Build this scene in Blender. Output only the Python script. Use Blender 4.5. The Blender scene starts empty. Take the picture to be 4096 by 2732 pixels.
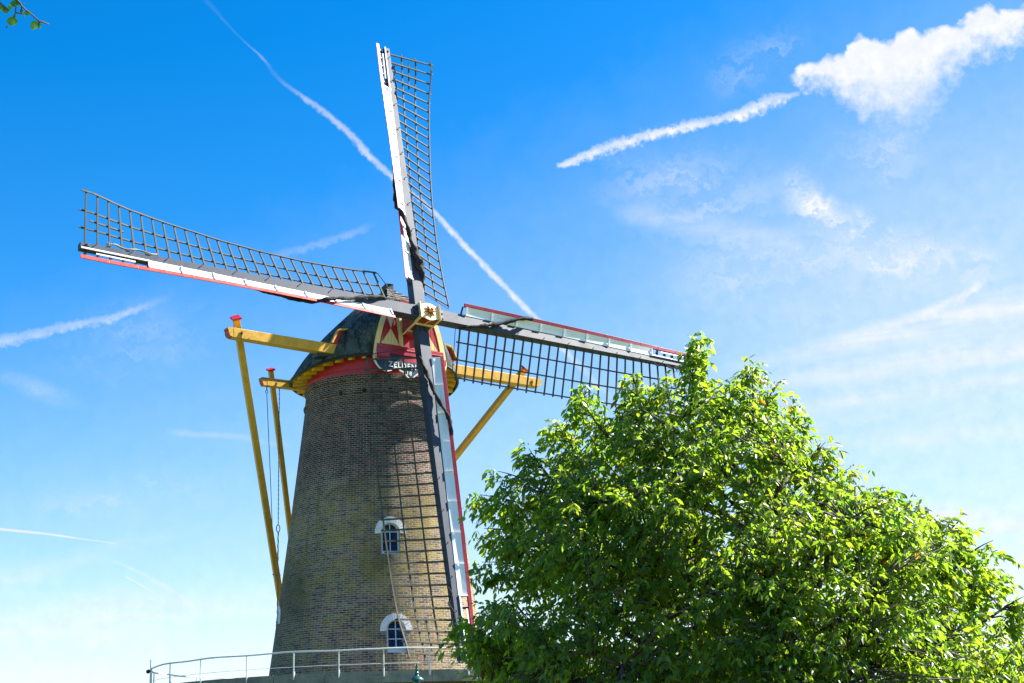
import bpy, bmesh, math, random
import numpy as np
from mathutils import Vector, Matrix

scene = bpy.context.scene
COL = scene.collection
rad = math.radians

# ------------------------------------------------------------------ camera
cam_data = bpy.data.cameras.new('camera')
cam_data.sensor_width = 36.0
cam_data.lens = 50.6
cam_data.clip_start = 0.1
cam_data.clip_end = 6000
cam = bpy.data.objects.new('camera', cam_data)
COL.objects.link(cam)
F_ = Vector((0.09466517, 0.95674411, 0.27509856))
R_ = Vector((0.99545961, -0.08821714, -0.03574764))
U_ = Vector((0.00993293, -0.27723357, 0.96075121))
m = Matrix((R_, U_, -F_)).transposed().to_4x4()
m.translation = Vector((0.0, -50.086, 1.65))
cam.matrix_world = m
scene.camera = cam

# ------------------------------------------------------------------ exposure
scene.view_settings.view_transform = 'Standard'
scene.view_settings.look = 'None'
scene.view_settings.gamma = 1.0
scene.view_settings.exposure = 1.75

# ------------------------------------------------------------------ sun
SUN_EL = rad(44.0)
SUN_AZ = rad(75.0)            # from +Y towards +X
S = Vector((math.sin(SUN_AZ) * math.cos(SUN_EL), math.cos(SUN_AZ) * math.cos(SUN_EL), math.sin(SUN_EL)))
sd = bpy.data.lights.new('sun', 'SUN')
sd.energy = 5.0
sd.angle = rad(0.53)
sd.color = (1.0, 0.95, 0.87)
sun = bpy.data.objects.new('sun', sd)
COL.objects.link(sun)
sun.rotation_euler = S.to_track_quat('Z', 'Y').to_euler()
sun.location = (30, 10, 40)


# ------------------------------------------------------------------ node helper
class NT:
    def __init__(self, tree):
        self.t = tree
        self.n = tree.nodes
        self.l = tree.links

    def link(self, a, b):
        self.l.new(a, b)

    def put(self, sock, v):
        if isinstance(v, bpy.types.NodeSocket):
            self.l.new(v, sock)
        else:
            if hasattr(sock.default_value, '__len__') and not hasattr(v, '__len__'):
                sock.default_value = [v] * len(sock.default_value)
            elif hasattr(sock.default_value, '__len__') and len(sock.default_value) == 4 and len(v) == 3:
                sock.default_value = (*v, 1.0)
            else:
                sock.default_value = v

    def math(self, op, a, b=None, c=None, clamp=False):
        n = self.n.new('ShaderNodeMath')
        n.operation = op
        n.use_clamp = clamp
        for i, v in enumerate((a, b, c)):
            if v is not None:
                self.put(n.inputs[i], v)
        return n.outputs[0]

    def vmath(self, op, a, b=None):
        n = self.n.new('ShaderNodeVectorMath')
        n.operation = op
        self.put(n.inputs[0], a)
        if b is not None:
            self.put(n.inputs[1], b)
        return n.outputs['Vector']

    def maprange(self, v, a, b, c=0.0, d=1.0, smooth=False):
        n = self.n.new('ShaderNodeMapRange')
        n.interpolation_type = 'SMOOTHSTEP' if smooth else 'LINEAR'
        n.clamp = True
        for i, x in enumerate((v, a, b, c, d)):
            self.put(n.inputs[i], x)
        return n.outputs[0]

    def mix(self, fac, a, b, blend='MIX'):
        n = self.n.new('ShaderNodeMix')
        n.data_type = 'RGBA'
        n.blend_type = blend
        n.clamp_factor = True
        self.put(n.inputs[0], fac)
        self.put(n.inputs[6], a)
        self.put(n.inputs[7], b)
        return n.outputs[2]

    def noise(self, vec, scale, detail=4.0, rough=0.55, dist=0.0, lac=2.0):
        n = self.n.new('ShaderNodeTexNoise')
        if vec is not None:
            self.l.new(vec, n.inputs['Vector'])
        n.inputs['Scale'].default_value = scale
        n.inputs['Detail'].default_value = detail
        n.inputs['Roughness'].default_value = rough
        n.inputs['Lacunarity'].default_value = lac
        n.inputs['Distortion'].default_value = dist
        return n.outputs['Fac']

    def mapping(self, vec, loc=(0, 0, 0), rot=(0, 0, 0), scale=(1, 1, 1)):
        n = self.n.new('ShaderNodeMapping')
        self.l.new(vec, n.inputs[0])
        n.inputs[1].default_value = loc
        n.inputs[2].default_value = rot
        n.inputs[3].default_value = scale
        return n.outputs[0]

    def combine(self, x, y, z=0.0):
        n = self.n.new('ShaderNodeCombineXYZ')
        for i, v in enumerate((x, y, z)):
            self.put(n.inputs[i], v)
        return n.outputs[0]

    def sep(self, v):
        n = self.n.new('ShaderNodeSeparateXYZ')
        self.l.new(v, n.inputs[0])
        return n.outputs

    def curve(self, x, pts):
        """piecewise curve y(x) over real ranges, given as (x, y) pairs"""
        xs = [p[0] for p in pts]
        ys = [p[1] for p in pts]
        x0, x1 = min(xs), max(xs)
        y0, y1 = min(ys), max(ys)
        if y1 - y0 < 1e-6:
            y1 = y0 + 1e-6
        n = self.n.new('ShaderNodeFloatCurve')
        c = n.mapping.curves[0]
        q = [((a - x0) / (x1 - x0), (b - y0) / (y1 - y0)) for a, b in sorted(pts)]
        c.points[0].location = q[0]
        c.points[1].location = q[-1]
        for p in q[1:-1]:
            c.points.new(*p)
        for p in c.points:
            p.handle_type = 'AUTO_CLAMPED'
        n.mapping.extend = 'HORIZONTAL'
        n.mapping.update()
        self.put(n.inputs['Value'], self.maprange(x, x0, x1))
        return self.math('MULTIPLY_ADD', n.outputs[0], y1 - y0, y0)


# ------------------------------------------------------------------ world: Nishita sky with clouds at infinity
world = bpy.data.worlds.new('World')
scene.world = world
world.use_nodes = True
w = NT(world.node_tree)
w.n.clear()
out = w.n.new('ShaderNodeOutputWorld')
bg = w.n.new('ShaderNodeBackground')
bg.inputs['Strength'].default_value = 0.051
w.link(bg.outputs[0], out.inputs[0])
sky = w.n.new('ShaderNodeTexSky')
sky.sky_type = 'NISHITA'
sky.sun_disc = False
sky.sun_elevation = SUN_EL
sky.sun_rotation = SUN_AZ
sky.altitude = 0
sky.air_density = 1.0
sky.dust_density = 0.35
sky.ozone_density = 3.0
hsv = w.n.new('ShaderNodeHueSaturation')
hsv.inputs['Saturation'].default_value = 1.47
hsv.inputs['Hue'].default_value = 0.503
hsv.inputs['Value'].default_value = 1.33
w.link(sky.outputs[0], hsv.inputs['Color'])
base_sky = w.vmath('MAXIMUM', hsv.outputs[0], (0.02, 0.02, 0.02))

tc = w.n.new('ShaderNodeTexCoord')
D = w.vmath('NORMALIZE', tc.outputs['Generated'])
dx, dy, dz = w.sep(D)
AZ = w.math('DEGREES', w.math('ARCTAN2', dx, dy))
EL = w.math('DEGREES', w.math('ARCSINE', dz))
P2 = w.combine(AZ, EL, 0.0)
fine = w.noise(P2, 1.6, 6, 0.62)
fine_c = w.math('SUBTRACT', fine, 0.5)
lump = w.math('SUBTRACT', w.noise(P2, 3.6, 5, 0.6), 0.5)
med = w.math('SUBTRACT', w.noise(P2, 0.55, 5, 0.6), 0.5)


def streak(x, y, pts, strength, rough=1.0):
    """long thin cloud: pts = (x, y centre, half width, opacity) in degrees of sky"""
    yc = w.curve(x, [(p[0], p[1]) for p in pts])
    hw = w.curve(x, [(p[0], p[2]) for p in pts])
    op = w.curve(x, [(p[0], p[3]) for p in pts])
    d = w.math('SUBTRACT', y, yc)
    d = w.math('ABSOLUTE', w.math('ADD', d, w.math('MULTIPLY', w.math('ADD', lump, w.math('MULTIPLY', fine_c, .6)), w.math('MULTIPLY', hw, 2.6 * rough))))
    q = w.math('DIVIDE', d, hw)
    k = w.maprange(q, 0.15, 1.25, 1.0, 0.0, smooth=True)
    k = w.math('MULTIPLY', k, op)
    tex = w.maprange(w.math('ADD', lump, fine), 0.25, 0.68, 1.0 - 0.6 * rough, 1.0)
    k = w.math('MULTIPLY', k, tex)
    return w.math('MULTIPLY', k, strength, clamp=True)


def blob(cx, cy, rx, ry, rot=0.0, strength=1.0):
    v = w.mapping(P2, loc=(0, 0, 0))
    v = w.vmath('SUBTRACT', v, (cx, cy, 0))
    n = w.n.new('ShaderNodeVectorRotate')
    n.rotation_type = 'Z_AXIS'
    w.link(v, n.inputs[0])
    n.inputs['Angle'].default_value = rad(-rot)
    v = w.vmath('DIVIDE', n.outputs[0], (rx, ry, 1))
    ln = w.n.new('ShaderNodeVectorMath')
    ln.operation = 'LENGTH'
    w.link(v, ln.inputs[0])
    k = w.maprange(ln.outputs['Value'], 0.0, 1.0, 1.0, 0.0, smooth=True)
    return w.math('MULTIPLY', k, strength)


masks = []
# contrail passing behind the sails (steep: azimuth as a function of elevation)
A = [(13.2, 10.0, .15, .0), (14.88, 8.38, .2, .42), (16.47, 7.02, .2, .75), (18.31, 5.28, .2, .85), (20.17, 3.5, .19, .85),
     (21.13, 2.61, .17, .75), (22.66, .7, .22, .65), (23.38, -.13, .24, .66), (24.3, -1.05, .26, .6), (25.13, -2.17, .26, .55),
     (25.61, -2.91, .22, .4), (26.17, -3.84, .18, .16), (26.6, -4.3, .14, .05), (27.12, -4.78, .1, .24), (27.5, -5.3, .08, .1), (27.97, -5.91, .08, .06), (28.66, -6.67, .14, .04), (29.5, -7.6, .2, .02)]
masks.append(streak(EL, AZ, A, 0.95, 0.6))
# bumpy bright contrail running up to the big cloud
B = [(7.8, 22.85, .1, .0), (8.1, 22.9, .13, .7), (9.21, 23.2, .24, .95), (10.54, 23.52, .26, .95), (12.05, 23.8, .27, 1), (13.55, 24.0, .25, 1),
     (14.67, 24.13, .2, .8), (15.79, 24.27, .24, 1), (16.92, 24.56, .3, .95), (18.03, 24.74, .12, .6), (18.4, 24.8, .1, 0)]
masks.append(streak(AZ, EL, B, 1.0, 0.9))
C_ = [(-24, 14.0, .3, 0), (-15.6, 15.55, .3, .75), (-14.71, 15.72, .28, .7), (-13.44, 16.07, .24, .6), (-12.15, 16.47, .2, .6), (-10.83, 16.75, .2, .6),
      (-9.83, 17.12, .18, .5), (-8.99, 17.46, .18, .2), (-8.2, 17.8, .15, 0)]
masks.append(streak(AZ, EL, C_, 0.68, 0.8))
D_ = [(-4.3, 19.4, .2, 0), (-3.5, 19.6, .2, .35), (-2.7, 19.81, .2, .4), (-1.44, 20.21, .18, .38), (-.52, 20.52, .18, .25), (.3, 20.8, .15, .0), (.6, 20.85, .1, 0)]
masks.append(streak(AZ, EL, D_, 0.55, 0.9))
E_ = [(-22.0, 9.4, .06, 0), (-16.0, 8.9, .06, .95), (-14.28, 8.74, .06, .95), (-12.71, 8.6, .05, .9), (-11.44, 8.43, .04, .7), (-10.18, 8.26, .03, .4), (-10.0, 8.22, .03, 0)]
masks.append(streak(AZ, EL, E_, 1.0, 0.2))
F1 = [(-9.7, 7.0, .03, 0), (-9.5, 6.92, .04, .7), (-8.95, 6.62, .04, .6), (-8.38, 6.27, .03, .2), (-8.2, 6.2, .03, 0)]
masks.append(streak(AZ, EL, F1, 0.9, 0.2))
F2 = [(-10.2, 7.6, .08, 0), (-9.9, 7.5, .08, .3), (-8.8, 6.98, .1, .35), (-7.81, 6.39, .14, .5), (-7.1, 5.9, .14, .2), (-6.9, 5.8, .1, 0)]
masks.append(streak(AZ, EL, F2, 0.8, 0.6))
G_ = [(18.3, 15.15, .16, 0), (19.0, 15.25, .18, .12), (19.86, 15.37, .2, .25), (21.58, 15.64, .24, .45), (22.97, 15.99, .26, .65), (24.01, 16.36, .24, .7), (24.6, 16.7, .16, .35), (24.9, 16.85, .1, 0)]
masks.append(streak(AZ, EL, G_, 1.1, 0.7))

# soft silky bands low on the right and low on the left
silk = w.noise(w.mapping(P2, rot=(0, 0, rad(-6)), scale=(0.12, 1.0, 1)), 2.2, 5, 0.55)


def band(pts, strength):
    yc = w.curve(AZ, [(p[0], p[1]) for p in pts])
    hw = w.curve(AZ, [(p[0], p[2]) for p in pts])
    op = w.curve(AZ, [(p[0], p[3]) for p in pts])
    d = w.math('ABSOLUTE', w.math('ADD', w.math('SUBTRACT', EL, yc), w.math('MULTIPLY', med, 0.5)))
    k = w.maprange(w.math('DIVIDE', d, hw), 0.0, 1.0, 1.0, 0.0, smooth=True)
    tex = w.maprange(silk, 0.32, 0.66, 0.35, 1.0)
    return w.math('MULTIPLY', w.math('MULTIPLY', k, op), w.math('MULTIPLY', tex, strength), clamp=True)


masks.append(band([(13.5, 14.2, .4, 0), (15.8, 14.58, .5, .35), (19.3, 15.0, .75, .7), (22.7, 15.4, .95, .95), (26.0, 15.6, 1.1, 1.0), (32, 16.0, 1.2, 1.0), (40, 16.2, 1, 0)], 0.9))
masks.append(band([(14.5, 13.7, .4, 0), (16.6, 13.8, .5, .45), (20.0, 13.86, .7, .8), (23.4, 14.05, .75, .95), (28, 14.1, .8, .9), (40, 14.2, 1, 0)], 0.9))
masks.append(band([(15.5, 12.5, .4, 0), (18.2, 12.67, .55, .5), (21.6, 12.75, .55, .55), (24.9, 13.0, .6, .6), (36, 13.2, 1, 0)], 0.8))
masks.append(band([(17.5, 11.2, .4, 0), (19.75, 11.19, .5, .3), (23.0, 11.06, .6, .5), (25.4, 11.06, .6, .5), (36, 11.2, 1, 0)], 0.8))
masks.append(band([(19.0, 8.2, .4, 0), (21.0, 8.1, .6, .6), (23.4, 7.8, .8, 1.0), (25.0, 7.68, .8, 1.0), (36, 7.6, 1, 0)], 1.0))
masks.append(band([(-30, 4.8, 1.5, 0), (-14.0, 5.1, 1.6, .9), (-11.0, 5.4, 1.5, .8), (-7.8, 5.7, 1.3, .7), (-4.5, 5.85, 1.2, .6), (0, 6.0, 1, 0)], 0.6))
masks.append(band([(-24, 6.5, .8, 0), (-14.2, 6.9, .8, .6), (-11.9, 7.5, .7, .5), (-9.5, 8.2, .6, .3), (-6, 9.0, .6, 0)], 0.55))
masks.append(band([(-8.4, 12.5, .2, 0), (-7.5, 12.47, .22, .45), (-5.9, 12.37, .22, .5), (-4.2, 12.15, .2, .25), (-3.2, 12.0, .2, 0)], 0.45))
masks.append(band([(10.0, 20.9, .5, 0), (11.5, 20.6, .7, .4), (13.6, 20.1, .8, .4), (16.2, 19.4, .8, .35), (19, 18.6, .8, 0)], 0.7))
masks.append(w.math('MULTIPLY', blob(22.5, 16.5, 15, 9.5, 10, 0.3), w.maprange(silk, 0.2, 0.8, 0.75, 1.0)))

# puffy cloud: crisp lumpy upper edge, ragged soft underside
ctop = w.curve(AZ, [(17.9, 25.5), (18.1, 25.7), (18.52, 25.85), (19.2, 26.0), (19.64, 26.05), (20.1, 26.12), (20.6, 26.4), (21.1, 26.62), (21.6, 26.6), (22.1, 26.35), (22.4, 26.42), (22.7, 26.66), (23.1, 26.62), (23.5, 26.42),
                    (24.3, 26.55), (25.05, 26.5), (25.35, 26.65), (25.7, 26.95), (26.2, 27.0), (26.6, 26.75), (27.0, 26.6), (27.6, 26.7), (29.0, 27.2), (31.0, 27.6), (34.0, 28.0)])
cbot = w.curve(AZ, [(17.9, 25.45), (18.3, 25.05), (19.0, 24.7), (19.8, 24.3), (20.6, 23.6), (21.5, 23.0), (22.2, 22.75), (22.9, 22.8), (23.6, 23.1), (24.3, 23.9), (25.0, 24.5), (25.8, 24.9), (27.0, 25.1), (29.0, 26.1), (31.0, 26.8), (34.0, 28.0)])
vor = w.n.new('ShaderNodeTexVoronoi')
vor.feature = 'SMOOTH_F1'
w.link(w.vmath('ADD', P2, w.combine(fine_c, med, 0.0)), vor.inputs['Vector'])
vor.inputs['Scale'].default_value = 1.9
vor.inputs['Smoothness'].default_value = 0.35
puff = w.math('SUBTRACT', 0.42, vor.outputs['Distance'])
topn = w.math('ADD', w.math('MULTIPLY', puff, 0.42), w.math('MULTIPLY', fine_c, 0.35))
dt = w.math('ADD', w.math('SUBTRACT', ctop, EL), topn)
top_m = w.maprange(dt, -0.03, 0.26, 0.0, 1.0, smooth=True)
db = w.math('ADD', w.math('SUBTRACT', EL, cbot), w.math('ADD', w.math('MULTIPLY', fine_c, 2.2), w.math('MULTIPLY', med, 1.2)))
thick = w.math('SUBTRACT', ctop, cbot)
bot_m = w.maprange(db, -0.2, w.math('MULTIPLY', thick, 0.72), 0.0, 1.0, smooth=True)
bot_w = w.maprange(thick, 0.1, 0.9, 0.0, 1.0)
left_m = w.maprange(AZ, 17.85, 18.15, 0.0, 1.0, smooth=True)
cum = w.math('MULTIPLY', w.math('MULTIPLY', top_m, bot_m), w.math('MULTIPLY', left_m, bot_w), clamp=True)
cum = w.math('POWER', cum, 0.75)

# thin veils: stretched noise inside soft patches
warp = w.vmath('ADD', P2, w.vmath('SCALE', w.combine(med, fine_c, 0.0)))
warp.node.inputs[1].default_value = (0, 0, 0)
vs = w.n.new('ShaderNodeVectorMath')
vs.operation = 'SCALE'
w.link(w.combine(med, fine_c, 0.0), vs.inputs[0])
vs.inputs['Scale'].default_value = 2.6
warp = w.vmath('ADD', P2, vs.outputs[0])
st1 = w.noise(w.mapping(warp, rot=(0, 0, rad(-14)), scale=(0.22, 1.0, 1)), 1.05, 7, 0.6)
st2 = w.noise(w.mapping(warp, rot=(0, 0, rad(30)), scale=(0.3, 0.9, 1)), 1.2, 7, 0.62)
wis1 = w.maprange(st1, 0.36, 0.76, 0.0, 1.0, smooth=True)
wis2 = w.maprange(st2, 0.4, 0.72, 0.0, 1.0, smooth=True)


def addm(*ms):
    r = ms[0]
    for k in ms[1:]:
        r = w.math('ADD', r, k)
    return r


pat2 = addm(blob(18.3, 20.6, 2.3, 1.2, -55, 1.25), blob(20.2, 18.9, 3.0, 1.4, -35, 1.25), blob(22.8, 17.8, 3.8, 1.5, -18, 1.1),
            blob(16.6, 26.2, 3.2, 1.5, 20, .4), blob(21.5, 22.4, 3.2, 2.2, 30, .5))
masks.append(w.math('MULTIPLY', w.math('MULTIPLY', w.math('ADD', w.math('MULTIPLY', wis2, 0.93), 0.07), pat2), 1.0, clamp=True))
pat1 = addm(blob(13.5, 21.5, 5.5, 2.6, -10, .6), blob(17.0, 18.0, 8, 2.8, -8, .6), blob(22.5, 14.0, 10, 2.2, 8, .35), blob(22.0, 11.8, 9.0, 1.9, 4, .3),
            blob(-12.5, 5.0, 8.5, 2.6, 3, .55), blob(-6.5, 4.6, 7.5, 2.4, 0, .4),
            blob(-13.2, 14.0, 2.2, .6, -18, .4), blob(9.0, 10.0, 5.5, 2.2, 0, .3), blob(-10.5, 9.8, 6, 1.5, 5, .3), blob(-9.5, 16.0, 4.5, 2.4, 12, .3))
masks.append(w.math('MULTIPLY', w.math('MULTIPLY', w.math('ADD', w.math('MULTIPLY', wis1, 0.88), 0.12), pat1), 0.9, clamp=True))
# pale low sky, stronger to the right
veil = w.maprange(w.math('ADD', w.math('SUBTRACT', EL, w.math('MULTIPLY', AZ, 0.36)), w.math('MULTIPLY', med, 3.5)), 23.5, -6.0, 0.0, 1.0)
veil = w.math('MULTIPLY', w.math('POWER', veil, 1.15), 0.74)
veil = w.math('MULTIPLY', veil, w.maprange(AZ, 34.0, 52.0, 1.0, 0.12, smooth=True))

inv = w.math('SUBTRACT', 1.0, veil)
for k in masks:
    inv = w.math('MULTIPLY', inv, w.math('SUBTRACT', 1.0, k))
inv = w.math('MULTIPLY', inv, w.math('SUBTRACT', 1.0, cum))
cov = w.math('SUBTRACT', 1.0, inv, clamp=True)
up_only = w.maprange(EL, -1.0, 1.0, 0.0, 1.0)
cov = w.math('MULTIPLY', cov, up_only)
cloud_col = w.mix(w.maprange(w.math('ADD', fine, w.math('MULTIPLY', puff, 0.25)), 0.3, 0.66), (5.05, 5.35, 5.85), (5.85, 5.9, 6.0))
final_sky = w.mix(cov, base_sky, cloud_col)
w.link(final_sky, bg.inputs['Color'])


# ------------------------------------------------------------------ materials
def new_mat(name):
    mt = bpy.data.materials.new(name)
    mt.use_nodes = True
    t = NT(mt.node_tree)
    b = mt.node_tree.nodes['Principled BSDF']
    return mt, t, b


def paint(name, col, rough=0.45, var=0.12, dirt=0.25, dirt_col=(0.10, 0.09, 0.07), scale=3.0, spec=0.5, bump=0.0, streak_s=None):
    mt, t, b = new_mat(name)
    co = t.n.new('ShaderNodeTexCoord').outputs['Object']
    n1 = t.noise(co, scale, 6, 0.65)
    n2 = t.noise(t.mapping(co, scale=streak_s or (6, 6, 1.2)), 2.2, 6, 0.7)
    hi = tuple(min(1, c * (1 + var)) for c in col)
    lo = tuple(c * (1 - var) for c in col)
    c = t.mix(t.maprange(n1, 0.3, 0.7), lo, hi)
    c = t.mix(t.math('MULTIPLY', t.maprange(n2, 0.56, 0.74), dirt), c, dirt_col)
    t.link(c, b.inputs['Base Color'])
    t.link(t.maprange(n1, 0.3, 0.7, rough - 0.08, rough + 0.1), b.inputs['Roughness'])
    b.inputs['Specular IOR Level'].default_value = spec
    if bump:
        bn = t.n.new('ShaderNodeBump')
        bn.inputs['Strength'].default_value = bump
        bn.inputs['Distance'].default_value = 0.02
        t.link(n2, bn.inputs['Height'])
        t.link(bn.outputs[0], b.inputs['Normal'])
    return mt


M = {}
M['yellow'] = paint('yellow_paint', (0.66, 0.37, 0.042), 0.5, 0.16, 0.6, (0.17, 0.11, 0.035), 4.0, 0.4, 0.25, (7, 7, 1.6))
M['soffit'] = paint('soffit_yellow_paint', (0.72, 0.47, 0.02), 0.5, 0.12, 0.3, (0.2, 0.12, 0.02))
M['cream'] = paint('cream_paint', (0.84, 0.64, 0.31), 0.5, 0.06, 0.2, (0.35, 0.25, 0.1))
M['crimson'] = paint('crimson_paint', (0.43, 0.02, 0.035), 0.4, 0.15, 0.2, (0.16, 0.01, 0.015))
M['red'] = paint('red_paint', (0.66, 0.035, 0.02), 0.42, 0.1, 0.12, (0.3, 0.02, 0.02))
M['shadered'] = paint('shaded_red_paint', (0.24, 0.006, 0.022), 0.5, 0.15, 0.2, (0.16, 0.03, 0.03), 3.0, 0.3)  # edge strip red with the shade on right and lower sails put into its colour
M['hubred'] = paint('hub_red_paint', (0.30, 0.035, 0.015), 0.4, 0.15, 0.25, (0.1, 0.03, 0.015))
M['stock'] = paint('blue_grey_stock_paint', (0.036, 0.048, 0.072), 0.5, 0.14, 0.3, (0.12, 0.13, 0.15), 2.0, 0.3)
M['black'] = paint('black_iron', (0.018, 0.02, 0.024), 0.5, 0.2, 0.2)
M['white'] = paint('white_paint', (0.80, 0.81, 0.81), 0.22, 0.04, 0.14, (0.42, 0.45, 0.46), 2.0)
M['lattice'] = paint('weathered_lattice_wood', (0.075, 0.07, 0.05), 0.75, 0.35, 0.4, (0.2, 0.195, 0.16), 5.0, 0.3)
M['plank'] = paint('grey_weathered_plank', (0.2, 0.19, 0.16), 0.85, 0.35, 0.7, (0.05, 0.052, 0.035), 2.5, 0.2, 0.4, (1.2, 1.2, 9))
M['deckunder'] = paint('dark_deck_boards', (0.12, 0.095, 0.06), 0.8, 0.25, 0.5, (0.04, 0.04, 0.03), 3.0, 0.2)
M['galv'] = paint('pale_painted_steel', (0.62, 0.63, 0.64), 0.4, 0.08, 0.35, (0.24, 0.22, 0.2), 6.0)
M['navy'] = paint('dark_blue_paint', (0.018, 0.045, 0.075), 0.42, 0.15, 0.1, (0.05, 0.07, 0.09))
M['cloth'] = paint('black_canvas', (0.022, 0.02, 0.022), 0.8, 0.3, 0.3, (0.06, 0.055, 0.055), 8.0, 0.25, 0.6)
M['rope'] = paint('pale_rope', (0.30, 0.25, 0.17), 0.85, 0.2, 0.3, (0.12, 0.1, 0.07), 20.0, 0.2)
M['winblue'] = paint('pale_blue_window_paint', (0.50, 0.62, 0.74), 0.45, 0.05, 0.15, (0.3, 0.35, 0.4))
M['whitebrick'] = paint('limewashed_brick', (0.78, 0.79, 0.79), 0.7, 0.07, 0.25, (0.3, 0.29, 0.27), 9.0, 0.3, 0.5)
M['wframe'] = paint('cream_white_frame_paint', (0.66, 0.66, 0.62), 0.45, 0.05, 0.15, (0.4, 0.38, 0.33))
M['lampgreen'] = paint('dark_green_lamp_paint', (0.012, 0.085, 0.075), 0.3, 0.2, 0.15, (0.05, 0.1, 0.09), 12.0)
M['ridgecap'] = paint('black_ridge_lead', (0.014, 0.016, 0.018), 0.55, 0.2, 0.3)


def felt_mat():
    mt, t, b = new_mat('mossy_tarred_felt')
    co = t.n.new('ShaderNodeTexCoord').outputs['Object']
    big = t.noise(co, 1.5, 7, 0.66)
    spk = t.noise(co, 15.0, 5, 0.75)
    run = t.noise(t.mapping(co, scale=(3, 3, 0.5)), 1.8, 5, 0.6)
    c = t.mix(t.maprange(big, 0.34, 0.64), (0.012, 0.02, 0.022), (0.075, 0.105, 0.112))
    c = t.mix(t.math('MULTIPLY', t.maprange(spk, 0.5, 0.66), 0.8), c, (0.17, 0.2, 0.195))
    c = t.mix(t.math('MULTIPLY', t.maprange(run, 0.48, 0.62), 0.8), c, (0.008, 0.012, 0.01))
    green = t.noise(co, 0.9, 4, 0.6)
    c = t.mix(t.math('MULTIPLY', t.maprange(green, 0.52, 0.68), 0.4), c, (0.055, 0.07, 0.03))
    t.link(c, b.inputs['Base Color'])
    b.inputs['Roughness'].default_value = 0.85
    b.inputs['Specular IOR Level'].default_value = 0.18
    bn = t.n.new('ShaderNodeBump')
    bn.inputs['Strength'].default_value = 0.5
    bn.inputs['Distance'].default_value = 0.04
    t.link(t.math('ADD', big, t.math('MULTIPLY', spk, 0.3)), bn.inputs['Height'])
    t.link(bn.outputs[0], b.inputs['Normal'])
    return mt


def shingle_mat():
    mt, t, b = new_mat('grey_brown_roof_felt_strips')
    co = t.n.new('ShaderNodeTexCoord').outputs['Object']
    n1 = t.noise(co, 9.0, 6, 0.7)
    c = t.mix(t.maprange(n1, 0.35, 0.65), (0.10, 0.085, 0.065), (0.27, 0.24, 0.2))
    t.link(c, b.inputs['Base Color'])
    b.inputs['Roughness'].default_value = 0.85
    return mt


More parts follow.
